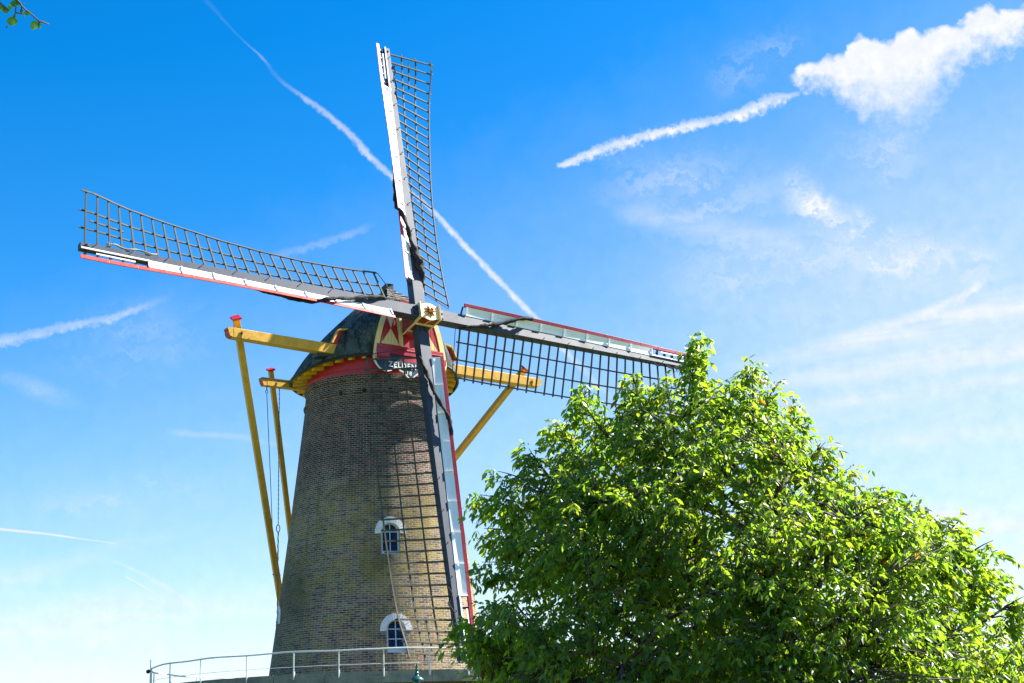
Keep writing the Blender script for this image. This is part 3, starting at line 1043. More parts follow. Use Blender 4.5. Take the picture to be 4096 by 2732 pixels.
# soffit boards and brackets, yellow, under the eave
sf = MB()
vv, ff = [], []
ring = []
for sgn in (-1, 1):
    seq = uas[::-1] if sgn < 0 else uas
    for ua in seq:
        ring.append((ua, sgn * eave(ua)[0], eave(ua)[1] - TILT * sgn * eave(ua)[0]))
for ua, wv, z in ring:
    d = Vector((ua, wv))
    L = d.length
    d.normalize()
    lo = d * (L - .07)
    hi = d * 2.38
    vv += [cp(lo.x, lo.y, z - .015), cp(hi.x, hi.y, z + .15)]
for i in range(len(ring) - 1):
    ff.append((2 * i, 2 * i + 1, 2 * i + 3, 2 * i + 2))
sf.add(vv, ff)
soff = sf.build('soffit', M['soffit'], cap, fix=False)
for k in range(30):
    br = MB()
    ang = rad(38 + k * (284 / 29))
    d = Vector((math.cos(ang), math.sin(ang)))
    # eave distance along this ray
    best = min(ring, key=lambda q: -(q[0] * d.x + q[1] * d.y) / math.hypot(q[0], q[1]))
    L = math.hypot(best[0], best[1])
    z = best[2]
    side = cp(-d.y, d.x, 0)
    p0 = cp(d.x * 2.42, d.y * 2.42, z + .04)
    p1 = cp(d.x * (L - .1), d.y * (L - .1), z - .085)
    br.beam(p0, p1, side, ZX, .13, .17, .13, .1)
    br.build('eave_bracket', M['soffit'], soff)
rg = MB()
rg.lathe([(2.40, 14.25), (2.47, 14.262), (2.47, 14.36), (2.43, 14.37), (2.43, 14.44), (2.45, 14.45), (2.45, 14.9), (2.40, 14.92)], 96)
rg.build('curb_ring', M['crimson'], cap, smooth=True)


# gable at the front of the cap
def gp(x, y, d):
    return cp(UFR + d, x, y)


gz = np.linspace(14.9, 16.95, 12)


def gable_w(z):
    h = (z - 14.77) / (16.78 - 14.77)
    return 0.85 + 0.6 * lerp_table(GPROF, min(max(h, 0), 1)) - (0.6 * max(0, z - 16.78))


outline = [(-gable_w(z), z) for z in gz] + [(gable_w(z), z) for z in gz[::-1]]
gb = MB()
gb.prism(outline, gp, -.12, -.03)
gab = gb.build('front_gable', M['crimson'], cap)
gab['label'] = 'crimson and cream boarded gable behind the sails'
for sgn in (-1, 1):
    eb = MB()
    for i in range(len(gz) - 1):
        z0, z1 = gz[i], gz[i + 1]
        wa, wb_ = gable_w(z0), gable_w(z1)
        o = [(sgn * (wa + .03), z0), (sgn * (wb_ + .03), z1), (sgn * (wb_ - .16), z1), (sgn * (wa - .16), z0)]
        eb.prism(o, gp, -.028, .035)
    # scrolled foot of the edge board
    o = [(sgn * 1.46, 14.95), (sgn * 1.48, 14.8), (sgn * 1.44, 14.62), (sgn * 1.36, 14.58), (sgn * 1.31, 14.7), (sgn * 1.27, 14.95)]
    eb.prism(o, gp, -.02, .04)
    eb.build('edge_trim', M['cream'], gab)
for sgn in (-1, 1):
    pb = MB()
    o = [(sgn * 1.14, 15.28), (sgn * .36, 15.28), (sgn * .46, 16.72), (sgn * .86, 16.72)]
    pb.prism(o, gp, -.028, .012)
    pan = pb.build('gable_panel', M['cream'], gab)
    hb = MB()
    apex = (sgn * .76, 15.86)
    hb.prism([(sgn * 1.12, 15.32), (sgn * .97, 16.4), apex], gp, .013, .017)
    hb.prism([(sgn * .43, 15.30), (sgn * .56, 16.4), apex], gp, .013, .017)
    hb.build('red_hourglass', M['crimson'], pan)
    lb = MB()
    for q in np.linspace(.5, 1.02, 5):
        lb.prism([(sgn * (q - .003), 15.3), (sgn * (q + .003), 15.3), (sgn * (q + .003 - .06), 16.2), (sgn * (q - .003 - .06), 16.2)], gp, .018, .0195)
    lb.build('board_joint', M['hubred'], pan)
    fb = MB()
    fb.beam(gp(sgn * .33, 15.2, .02), gp(sgn * .42, 16.72, .02), RX, AX, .09, .07)
    fb.build('panel_frame', M['cream'], pan)
bb = MB()
bb.prism([(-1.36, 14.94), (1.36, 14.94), (1.33, 15.25), (-1.33, 15.25)], gp, -.025, .06)
bb.prism([(-1.34, 15.1), (1.34, 15.1), (1.34, 15.13), (-1.34, 15.13)], gp, .061, .075)
bb.build('breast_beam', M['crimson'], gab, bevel=.012)
for sgn in (-1, 1):
    kb = MB()
    o = [(-.06, 14.93), (.2, 14.93), (.2, 14.78), (.14, 14.68), (.1, 14.62), (-.06, 14.62)]
    kb.prism(o, lambda x, y, d, sgn=sgn: cp(UFR + x, sgn * 1.34 - sgn * d, y), 0.0, .42)
    kb.build('corbel', M['crimson'], gab)
nb = MB()
nb.prism([(-.95, 14.6), (.95, 14.6), (.95, 14.93), (-.95, 14.93)], gp, -.05, .02)
nb.build('recess_board', M['navy'], gab)
# sign board
SU, SC = 2.64, -.15
half = [(0, 14.06), (.1, 14.12), (.2, 14.21), (.28, 14.28), (.38, 14.31), (.47, 14.38), (.58, 14.40), (.68, 14.36), (.76, 14.29), (.9, 14.25), (1.05, 14.26), (1.2, 14.32), (1.33, 14.45), (1.42, 14.66)]
so = half + [(-x, y) for x, y in half[::-1][:-1]]
sp = lambda x, y, d: cp(SU + d, SC + x, y)
sb = MB()
sb.prism(so, sp, -.04, 0.0)
sign = sb.build('name_board', M['navy'], cap)
sign['label'] = 'dark blue scrolled name board with white lettering'
ob = MB()
for i in range(len(so)):
    p, q = so[i], so[(i + 1) % len(so)]
    if p[1] > 14.6 and q[1] > 14.6:
        continue
    ob.beam(sp(p[0], p[1], .0), sp(q[0], q[1], .0), (sp(q[0], q[1], 0) - sp(p[0], p[1], 0)).normalized().cross(AX), AX, .04, .05)
ob.build('white_border', M['white'], sign)
for sgn in (-1, 1):
    hb = MB()
    hb.beam(sp(sgn * .9, 14.6, -.02), cp(UFR, sgn * .9 + SC, 14.72), RX, ZX, .06, .05)
    hb.build('sign_bracket', M['navy'], sign)


def letters(txt, x0, z0, size, name):
    cu = bpy.data.curves.new('txt', 'FONT')
    cu.body = txt
    cu.size = size
    cu.extrude = .008
    cu.offset = .006
    cu.space_character = 1.22
    to = bpy.data.objects.new('txt', cu)
    COL.objects.link(to)
    bpy.context.view_layer.update()
    mm = bpy.data.meshes.new_from_object(to.evaluated_get(bpy.context.evaluated_depsgraph_get()))
    bpy.data.objects.remove(to)
    for v in mm.vertices:
        v.co = sp(x0 + v.co.x, z0 + v.co.y, .012 + v.co.z)
    mm.materials.clear()
    mm.materials.append(M['white'])
    ob_ = bpy.data.objects.new(name, mm)
    COL.objects.link(ob_)
    ob_.parent = sign
    return ob_


letters('ZELDEN', -.86, 14.42, .26, 'lettering')
letters('18', -.16, 14.2, .19, 'lettering')

# ------------------------------------------------------------------ tail: two cross beams, braces, tail pole
LU, LW = 1.28, 6.34
lb = MB()


def cross_beam(mb, ua, W_, zl, zr_, hh, dd):
    """beam across the cap with rounded-off ends"""
    for sgn in (-1, 1):
        zc = zl if sgn < 0 else zr_
        zm = (zl + zr_) / 2
        mb.beam(cp(ua, 0, zm), cp(ua, sgn * (W_ - .2), zc), AX, ZX, dd * 1.08, hh * 1.08, dd, hh)


def beam_end(mb, ua, W_, zc, sgn, hh, dd):
    o = [(0, hh / 2), (.2, hh / 2 - .005), (.2, hh / 2 - .07), (.17, hh / 2 - .1), (.17, -.02), (.12, -.12), (.0, -hh / 2)]
    mb.prism(o, lambda x, y, d: cp(ua + d, sgn * (W_ - .2 + x), zc + y), -dd / 2, dd / 2)


def beam_face(mb, ua, W_, zc, sgn, hh, dd):
    edge = [(.204, hh / 2 - .03), (.204, hh / 2 - .07), (.174, hh / 2 - .1), (.174, -.02), (.124, -.12), (.03, -hh / 2 + .005)]
    back = [(x - .02, y) for x, y in edge[::-1]]
    mb.prism(edge + back, lambda x, y, d: cp(ua + d, sgn * (W_ - .2 + x), zc + y), -dd / 2 + .015, dd / 2 - .015)


zl, zr_ = 15.22, 14.96
cross_beam(lb, LU, LW, zl, zr_, .33, .34)
long_beam = lb.build('long_cross_beam', M['yellow'], mill, bevel=.012)
long_beam['label'] = 'long yellow cross beam through the front of the cap'
for sgn, zc in ((-1, zl), (1, zr_)):
    eb = MB()
    beam_end(eb, LU, LW, zc, sgn, .325, .33)
    re_ = eb.build('rounded_end', M['yellow'], long_beam)
    eb = MB()
    beam_face(eb, LU, LW, zc, sgn, .325, .33)
    eb.build('crimson_end_face', M['crimson'], long_beam)
SUA, SW, SZ = -1.75, 3.66, 14.56
sbm = MB()
cross_beam(sbm, SUA, SW, SZ, SZ, .24, .26)
short_beam = sbm.build('short_cross_beam', M['yellow'], mill, bevel=.01)
for sgn in (-1, 1):
    eb = MB()
    beam_end(eb, SUA, SW, SZ, sgn, .235, .25)
    eb.build('rounded_end', M['yellow'], short_beam)
    eb = MB()
    beam_face(eb, SUA, SW, SZ, sgn, .235, .25)
    eb.build('crimson_end_face', M['crimson'], short_beam)
for sgn in (-1, 1):
    lc = MB()
    lc.beam(cp(SUA, sgn * SW, SZ + .14), cp(SUA, sgn * 2.3, SZ + .14), AX, ZX, .3, .035)
    lc.build('lead_cover', M['ridgecap'], short_beam)
TAIL = cp(-6.57, 0, 5.19)
CAPB = cp(-1.9, 0, 14.4)


def brace(top, foot, side_hint, wd, dp, name, label=None):
    b = MB()
    top, foot = Vector(top), Vector(foot)
    d = (foot - top).normalized()
    x = side_hint - d * side_hint.dot(d)
    x.normalize()
    y = d.cross(x)
    b.beam(top, foot, x, y, wd, dp, wd * 1.05, dp)
    o = b.build(name, M['yellow'], mill, bevel=.008)
    if label:
        o['label'] = label
    c = MB()
    up = -d
    # red lid on the brace head
    c.beam(top + up * .0, top + up * .045, x, y, wd * 1.5, dp * 1.6)
    c.beam(top + up * .045, top + up * .065, x, y, wd * 1.4, dp * 1.5)
    c.build('red_lid', M['crimson'], o)
    k = MB()
    return o


ub = LU - .27
brace(cp(ub - .0, -LW + .47, zl + .62), TAIL, RX, .21, .2, 'long_brace')
brace(cp(ub - .0, LW - .47, zr_ + .58), TAIL, RX, .21, .2, 'long_brace')
TS = TAIL.lerp(CAPB, .2)
us_ = SUA - .22
brace(cp(us_, -SW + .5, SZ + .55), TS + RX * -.1, RX, .17, .16, 'short_brace')
brace(cp(us_, SW - .5, SZ + .55), TS + RX * .1, RX, .17, .16, 'short_brace')
tb = MB()
td = (CAPB - TAIL).normalized()
tb.beam(TAIL - td * 1.2, CAPB, RX, td.cross(RX), .3, .3, .34, .34)
tb.build('tail_pole', M['yellow'], mill, bevel=.01)
# straps where braces and beams are bolted
for wv, zc in ((-LW + .47, zl), (LW - .47, zr_)):
    stp = MB()
    p = cp(LU + .172, wv, zc - .02)
    stp.rod(p + ZX * -.2, p + ZX * .1 + AX * .02, .014)
    stp.rod(p, p + AX * .05, .03)
    stp.build('bolt', M['black'], long_beam)
stp = MB()
p = cp(SUA + .13, -SW + .55, SZ - .03)
stp.rod(p + ZX * -.1, p + ZX * .08, .012)
stp.rod(p, p + AX * .05, .026)
stp.build('bolt', M['black'], short_beam)
# hanging chain with hook and rope, and a tie wire to the long brace
ch = MB()
h0 = cp(SUA, -SW + .25, SZ - .12)
TIE = cp(ub, -LW + .47, zl + .62).lerp(TAIL, .655)
ch.tube([h0, h0 - ZX * .16], [.02, .02], 6)
ch.tube([h0 - ZX * .16 + RX * x for x in ()] or [h0 - ZX * .2 + RX * (.05 * math.cos(q)) + ZX * (.05 * math.sin(q)) for q in np.linspace(0, 2 * math.pi, 12)], [.012] * 12, 5)
ch.tube([h0 - ZX * .25, h0.lerp(TIE, .5), TIE], [.013] * 3, 5)
ch.build('tie_wire', M['black'], mill)
ch = MB()
h1 = cp(SUA, -2.92, SZ - .12)
low = h1 - ZX * 4.9
n = 60
ch.tube([h1.lerp(low, q / n) for q in range(n + 1)], [.011 + .007 * (q % 2) for q in range(n + 1)], 5)
ch.tube([low - ZX * .12 + RX * (.065 * math.cos(q)) + ZX * (.13 * math.sin(q)) for q in np.linspace(0, 2 * math.pi, 14)], [.017] * 14, 5)
hang = ch.build('chain', M['black'], mill)
rp = MB()
n = 40
rp.tube([low - ZX * (.24 + q * .075) + RX * .008 * math.sin(q * 1.7) for q in range(n)], [.024 + .004 * math.sin(q * 2.1) for q in range(n)], 6)
rp.build('rope', M['rope'], hang)
# band on the long brace
bd = MB()
q = TIE + (TAIL - TIE).normalized() * .9
bd.tube([q + RX * (.16 * math.cos(x)) + (AX * .75 - ZX * .15) * (.16 * math.sin(x)) for x in np.linspace(0, 2 * math.pi, 14)], [.014] * 14, 5)
bd.build('brace_band', M['black'], mill)
# red hatch in the cap side above the cross beam
for sgn in (-1, 1):
    hb = MB()
    o = [(-2.5, 15.35), (-2.05, 15.35), (-1.95, 15.86), (-2.3, 15.78)]
    hb.prism([(sgn * -x, y) for x, y in o], lambda x, y, d: cp(1.42 + d, x, y), 0.0, -.2)
    hat = hb.build('cap_hatch', M['crimson'], cap)
    tb = MB()
    p0, p1, p2 = cp(1.47, sgn * 2.55, 15.33), cp(1.47, sgn * 2.31, 15.82), cp(1.47, sgn * 1.92, 15.90)
    tb.beam(p0, p1, RX, AX, .06, .14)
    tb.beam(p1, p2, ZX, AX, .06, .14)
    tb.build('hatch_frame', M['yellow'], hat)
    bo = MB()
    bo.beam(cp(1.1, sgn * 2.3, 14.98), cp(1.1, sgn * 3.0, 14.93), AX, ZX, .5, .2, .44, .14)
    bo.build('beam_bolster', M['stock'], cap, bevel=.03)

# ------------------------------------------------------------------ sails
ALPHA = [(1.3, 22), (2.4, 25), (4, 27), (5.7, 26), (7.2, 23), (9.3, 15.5), (10.5, 9), (11.7, -3), (12.1, -4)]
UPV = UX * math.cos(RHO) - RX * math.sin(RHO)
RIV = RX * math.cos(RHO) + UX * math.sin(RHO)
SAILS = {
    'upper': (UPV, RIV, -.22, 'upper sail pointing at the sky, lattice on its right edge', M['white'], M['red']),
    'left': (-RIV, UPV, .22, 'left sail with lattice above a white and red board', M['white'], M['red']),
    'right': (RIV, -UPV, .22, 'right sail with lattice below, its tip behind the tree', M['white'], M['shadered']),
    'lower': (-UPV, -RIV, -.22, 'lower sail hanging down in front of the brick tower', M['white'], M['shadered']),
}
LS = 12.0
NBAR = 28
BARS = [1.42 + (11.82 - 1.42) * k / (NBAR - 1) for k in range(NBAR)]


def st_w(s):
    return float(np.interp(s, [0, 1.2, 12], [.42, .42, .21]))


def st_d(s):
    return float(np.interp(s, [0, 1.2, 12], [.36, .36, .22]))


random.seed(11)
for key, (A, T, off, label, mw, mr) in SAILS.items():
    O = HUB + NX * off

    def P(s, t, d):
        return O + A * s + T * t + NX * d

    def chord(s):
        al = rad(lerp_table(ALPHA, s))
        return T * math.cos(al) - NX * math.sin(al), NX * math.cos(al) + T * math.sin(al)

    sb = MB()
    prev = None
    ss = [.0, 1.2, 3, 5, 7, 9, 10.5, LS]
    vv, ff = [], []
    for s in ss:
        for sx, sy in ((-1, -1), (1, -1), (1, 1), (-1, 1)):
            vv.append(P(s, sx * st_w(s) / 2, sy * st_d(s) / 2))
    for i in range(len(ss) - 1):
        for q in range(4):
            ff.append((i * 4 + q, i * 4 + (q + 1) % 4, i * 4 + 4 + (q + 1) % 4, i * 4 + 4 + q))
    ff += [(3, 2, 1, 0), tuple((len(ss) - 1) * 4 + q for q in range(4))]
    sb.add(vv, ff)
    sail = sb.build('sail', M['stock'], mill, bevel=.012)
    sail['label'] = label
    # lattice: bars through the stock, three laths, short extra lath at the tip
    lt = MB()
    for k, s in enumerate(BARS):
        c, nn = chord(s)
        j = random.uniform(-.03, .03)
        al = Vector(A)
        ww = .046 + random.uniform(-.004, .006)
        lead = -.34 if s < 9.8 else -.36
        lt.beam(P(s, 0, -.02) + c * lead, P(s, 0, -.02) + c * (2.02 + j), A, nn, ww, .055, .046, .045)
    for qpos, s0, s1, side in ((1.95, 1.34, 11.98, 1), (1.31, 1.34, 12.0, -1), (.70, 1.34, 12.0, -1), (1.0, 10.55, 12.0 - .32, -1)):
        nseg = 26
        ps = np.linspace(s0, s1, nseg + 1)
        vv, ff = [], []
        for s in ps:
            c, nn = chord(s)
            base = P(s, 0, -.02) + c * qpos + nn * (side * .045)
            for sx, sy in ((-1, -1), (1, -1), (1, 1), (-1, 1)):
                vv.append(base + c * (sx * .025) + nn * (sy * .018))
        for i in range(nseg):
            for q in range(4):
                ff.append((i * 4 + q, i * 4 + (q + 1) % 4, i * 4 + 4 + (q + 1) % 4, i * 4 + 4 + q))
        ff += [(3, 2, 1, 0), tuple(nseg * 4 + q for q in range(4))]
        lt.add(vv, ff)
    lt.build('lattice', M['lattice'], sail)
    # leading boards
    b1, b2 = .30, .135

    def board_sec(s):
        k1 = rad(max(9.0, 1.06 * lerp_table(ALPHA, s)))
        k2 = k1 * .65
        t0 = -st_w(s) / 2 + .035
        d0 = st_d(s) / 2 + .015
        p0 = (t0, d0)
        p1 = (t0 - b1 * math.cos(k1), d0 + b1 * math.sin(k1))
        p2 = (p1[0] - b2 * math.cos(k2), p1[1] + b2 * math.sin(k2))
        return p0, p1, p2

    SB0, SB1 = 1.52, 9.92
    edges = list(np.linspace(SB0, SB1, 9))
    for i in range(8):
        wbm = MB()
        s0, s1 = edges[i] + .004, edges[i + 1] - .004
        for m_ in range(3):
            sa = s0 + (s1 - s0) * m_ / 3
            sb_ = s0 + (s1 - s0) * (m_ + 1) / 3
            q = []
            for s in (sa, sb_):
                p0, p1, p2 = board_sec(s)
                mid = ((p0[0] + p1[0]) / 2 + .0, (p0[1] + p1[1]) / 2 - .025)
                q.append([P(s, *p0), P(s, *mid), P(s, p1[0], p1[1])])
            q2 = [[v - NX * .024 for v in row] for row in q]
            v8 = q[0] + q[1] + q2[0] + q2[1]
            f8 = [(0, 1, 4, 3), (1, 2, 5, 4), (6, 9, 10, 7), (7, 10, 11, 8), (0, 3, 9, 6), (2, 8, 11, 5), (0, 6, 7, 1), (1, 7, 8, 2), (3, 4, 10, 9), (4, 5, 11, 10)]
            wbm.add(v8, f8)
        wbm.build('wind_board', mw, sail)
    # narrow strips on the open tip
    wbm = MB()
    wbm.beam(P(SB1, -st_w(9.9) / 2 - .0, st_d(9.9) / 2 + .03), P(11.98, -st_w(12) / 2 - .0, st_d(12) / 2 + .03), T, NX, .05, .035)
    wbm.build('tip_strip', mw, sail)
    wbm = MB()
    wbm.beam(P(10.35, -st_w(10.4) / 2 - .17, .2), P(11.55, -st_w(11.5) / 2 - .17, .2), T, NX, .05, .03)
    wbm.build('tip_strip', mw, sail)
    rbm = MB()
    es = list(np.linspace(1.44, 12.02, 13))
    for i in range(12):
        q = []
        for s in (es[i] + .002, es[i + 1] - .002):
            p0, p1, p2 = board_sec(s)
            q.append([P(s, p1[0] - .004, p1[1]), P(s, *p2), P(s, p2[0] + .01, p2[1] - .05), P(s, p1[0] + .006, p1[1] - .05)])
        rbm.hexa(q[0] + q[1])
    rbm.build('leading_edge_strip', mr, sail, bevel=.008)
    # small stays holding the boards and open frame
    for k, s in enumerate(BARS[::3]):
        sy = MB()
        p0, p1, p2 = board_sec(s)
        sy.beam(P(s, -st_w(s) / 2, 0), P(s, p1[0] - .03, p1[1] - .07), A, NX, .05, .05)
        sy.build('board_stay', M['black'], sail)
    for s in BARS[-6:]:
        sy = MB()
        p0, p1, p2 = board_sec(s)
        sy.beam(P(s, -st_w(s) / 2 + .02, 0), P(s, p2[0] + .05, p2[1] - .08), A, NX, .055, .06)
        sy.build('board_stay', M['black'], sail)
    for s in edges:
        tbm = MB()
        p0, p1, p2 = board_sec(s)
        d_ = (Vector(P(s, *p1)) - Vector(P(s, *p0))).normalized()
        nn = A.cross(d_)
        if nn.dot(NX) < 0:
            nn = -nn
        tbm.beam(P(s, *p0) + nn * .012, P(s, *p1) + nn * .012, A, nn, .04, .035)
        tbm.build('board_clip', mw, sail)
    for s in np.arange(2.6, 11.9, 1.12):
        hk = MB()
        c = P(s, st_w(s) * .28, st_d(s) / 2)
        hk.rod(c, c + NX * .05, .012, 5)
        hk.rod(c + NX * .05 - T * .01, c + NX * .05 + T * .045 - A * .03, .011, 5)
        hk.build('cleat', M['black'], sail)
    hk = MB()
    hk.tube([P(11.85, .03, st_d(11.9) / 2 + .01), P(11.8, 0, st_d(11.9) / 2 + .05), P(11.72, -.03, st_d(11.9) / 2 + .02)], [.03, .035, .02], 6)
    hk.build('cleat', M['black'], sail)
    # furled dark sailcloth along the leading edge, crossing the stock near the hub
    k0 = 1.0 if key != 'upper' else 1.15
    ctl = [(7.2, -.10, -.16), (6.4, -.18, -.13), (5.6, -.27, -.08), (5.0, -.40, .04), (4.5, -.50, .22), (4.1, -.45, .42), (3.6, -.30, .42),
           (3.1, -.14, .30), (2.6, .02, .27), (2.2, .13, .25), (1.8, .22, .21), (1.5, .26, .12), (1.35, .29, .0)]
    rads = [.03, .05, .06, .06, .062, .062, .058, .06, .062, .062, .05, .034, .025]
    if key == 'upper':
        rads[8], rads[9], rads[10] = .10, .13, .08
    # resample smoothly
    ctl_a = np.array(ctl)
    tt = np.linspace(0, len(ctl) - 1, 90)
    pts, rr = [], []
    for q in tt:
        i = int(min(max(math.floor(q), 0), len(ctl) - 2))
        f = q - i
        i0, i3 = max(i - 1, 0), min(i + 2, len(ctl) - 1)
        p = 0.5 * ((2 * ctl_a[i]) + (ctl_a[i + 1] - ctl_a[i0]) * f + (2 * ctl_a[i0] - 5 * ctl_a[i] + 4 * ctl_a[i + 1] - ctl_a[i3]) * f * f + (-ctl_a[i0] + 3 * ctl_a[i] - 3 * ctl_a[i + 1] + ctl_a[i3]) * f ** 3)
        pts.append(P(*p))
        rr.append((rads[i] * (1 - f) + rads[i + 1] * f) * k0 * random.uniform(.85, 1.15))
    cl = MB()
    cl.tube(pts, rr, 9, twist=(.35, .33))
    cl.build('furled_sailcloth', M['cloth'], sail, smooth='all')
    # rope coil near the tip, rod from lattice corner to stock at the root
    rp = MB()
    c, nn = chord(11.0)
    base = P(11.05, .2, .1)
    rp.tube([base + A * (-.12 * q) + T * (.05 * math.sin(q * 1.1)) + NX * (.04 * math.cos(q * 1.3)) for q in np.linspace(0, 12, 30)], [.028] * 30, 6)
    rp.tube([base + T * (.05 * math.cos(q)) + NX * (.05 * math.sin(q)) + A * (.01 * q) for q in np.linspace(0, 14, 40)], [.02] * 40, 5)
    rp.build('tip_rope', M['rope'] if key == 'left' else M['cloth'], sail, smooth='all')
    rd = MB()
    c, nn = chord(1.42)
    corner = P(1.36, 0, -.02) + c * 1.97
    rd.tube([corner + A * .1, corner - A * .1 + NX * .02, P(1.1, .22, .12)], [.014, .014, .012], 5)
    rd.tube([P(1.3, .25, .1) + A * -.0, P(1.05, .22, .16)], [.01, .01], 5)
    rd.build('root_stay', M['black'], sail)

# poll end with star
hb = MB()


def hp(n_, x, y):
    return HUB + NX * n_ + RIV * x + UPV * y


def hub_sec(n_, hw, hh, bulge):
    o = []
    for k in range(13):
        x = -hw + 2 * hw * k / 12
        o.append((x, hh + bulge * max(0, math.cos(x / hw * math.pi / 2 * 1.35))))
    for k in range(13):
        x = hw - 2 * hw * k / 12
        o.append((x, -hh - bulge * max(0, math.cos(x / hw * math.pi / 2 * 1.35))))
    return [hp(n_, x, y) for x, y in o]


secs = [(.44, .35, .25, .085), (.40, .35, .25, .085), (.28, .34, .235, .06), (.12, .33, .25, .03), (.03, .34, .27, .0), (-.5, .34, .27, .0), (-.62, .40, .33, .0), (-.7, .40, .33, 0), (-.8, .3, .26, 0)]
vv, ff = [], []
for q in secs:
    vv += hub_sec(*q)
K = 26
for i in range(len(secs) - 1):
    for j in range(K):
        ff.append((i * K + j, i * K + (j + 1) % K, (i + 1) * K + (j + 1) % K, (i + 1) * K + j))
ff += [tuple(range(K)), tuple((len(secs) - 1) * K + j for j in range(K))]
hb.add(vv, ff)
hub = hb.build('poll_end', M['hubred'], mill)
hub['label'] = 'cream and red cast hub where the sails cross, with a red star'
fb = MB()
s0 = [(hp(.442, 0, 0) * 0 + p) for p in hub_sec(.443, .352, .252, .087)]
s1 = hub_sec(.478, .345, .246, .085)
fb.add(s0 + s1, [tuple(range(K)), tuple(range(2 * K - 1, K - 1, -1))] + [(i, (i + 1) % K, (i + 1) % K + K, i + K) for i in range(K)])
for sgn in (-1, 1):
    fb.hexa([hp(.06, sgn * .345, -.3), hp(.06, sgn * .385, -.3), hp(.06, sgn * .385, .3), hp(.06, sgn * .345, .3),
             hp(.54, sgn * .35, -.31), hp(.56, sgn * .40, -.31), hp(.56, sgn * .40, .30), hp(.54, sgn * .35, .30)])
fb.build('star_plate', M['cream'], hub, bevel=.006)
tbm = MB()
for y in (-1, 1):
    tbm.beam(hp(.04, -.38, y * .285), hp(.04, .38, y * .285), NX, UPV, .07, .05)
    tbm.beam(hp(-.47, -.38, y * .285), hp(-.47, .38, y * .285), NX, UPV, .06, .05)
    tbm.tube([hp(.44, .0, y * .34), hp(.3, .0, y * .31), hp(.15, -.0, y * .285), hp(.05, 0, y * .285)], [.016] * 4, 6)
    for x in (-1, 1):
        tbm.beam(hp(.1, x * .36, y * .28), hp(-.5, x * .36, y * .285), RIV, UPV, .05, .05)
        tbm.tube([hp(-.5, x * .36, y * .28), hp(-.62, x * .41, y * .34), hp(-.72, x * .41, y * .34)], [.022] * 3, 6)
tbm.build('hub_moulding', M['cream'], hub)
stb = MB()
for k in range(8):
    a = math.pi / 8 * (2 * k) + .2
    L = .275 if k % 2 == 0 else .265
    tip = hp(.485, L * math.cos(a), L * math.sin(a))
    la = a + math.pi / 8 * .95
    ra = a - math.pi / 8 * .95
    l_ = hp(.481, .06 * math.cos(la), .06 * math.sin(la))
    r_ = hp(.481, .06 * math.cos(ra), .06 * math.sin(ra))
    top = hp(.56, .03 * math.cos(a), .03 * math.sin(a))
    stb.add([tip, l_, r_, top], [(0, 1, 3), (0, 3, 2), (1, 2, 3), (0, 2, 1)])
stb.build('star', M['hubred'], hub)
kb = MB()
kb.tube([hp(.5, 0, 0), hp(.64, 0, 0)], [.052, .052], 16)
kb.build('boss', M['soffit'], hub, smooth=True)
kb = MB()
kb.tube([hp(.641, 0, 0), hp(.685, 0, 0), hp(.70, 0, 0)], [.056, .056, .035], 16)
kb.build('boss_cap', M['red'], hub, smooth=True)
# iron wedges where the stocks pass through
wdg = MB()
for sgn in (-1, 1):
    for y in (-.1, .1):
        wdg.beam(hp(.22, sgn * .36, y), hp(.22, sgn * .58, y), NX, UPV, .44, .11)
        wdg.beam(hp(-.22, y, sgn * .28), hp(-.22, y, sgn * .5), NX, RIV, .42, .11)
    wdg.beam(hp(.22, sgn * .36, .22), hp(.22, sgn * .62, .225), NX, UPV, .3, .04)
wdg.build('stock_wedge', M['black'], hub, bevel=.01)
sh = MB()
sh.tube([hp(-.75, 0, 0), hp(-2.2, 0, 0)], [.27, .3], 20)
sh.build('windshaft', M['crimson'], hub, smooth=True)

# ------------------------------------------------------------------ street lamp
lamp = empty('street_lamp', (0.62, -26.1, 0))
tag(lamp, 'dark green street lamp with pointed finial in front of the gallery', 'street lamp')
lz = 2.85
lm = MB()
lm.lathe([(.16, 0), (.16, .5), (.09, .58), (.08, 1.2), (.055, 1.25), (.045, lz - .75), (.06, lz - .74), (.1, lz - .66)], 20)
lm.build('lamp_post', M['lampgreen'], lamp, smooth=True)
lm = MB()
lm.lathe([(.11, lz - .64), (.12, lz - .62), (.2, lz - .25), (.2, lz - .23)], 6)
lm.build('lantern_glass', M['lampglass'], lamp)
lm = MB()
lm.lathe([(.27, lz - .24), (.28, lz - .22), (.12, lz - .12), (.06, lz - .1), (.052, lz - .08), (.052, lz - .03), (.1, lz - .012), (.112, lz - .002), (.112, lz + .006), (.108, lz + .02), (.06, lz + .055), (.034, lz + .075), (.03, lz + .09), (.042, lz + .1), (.044, lz + .11), (.028, lz + .125),
          (.02, lz + .145), (.034, lz + .155), (.036, lz + .17), (.02, lz + .185), (.022, lz + .2), (.02, lz + .22), (.006, lz + .27), (0.001, lz + .28)], 24)
lm.build('lantern_roof', M['lampgreen'], lamp, smooth=True)


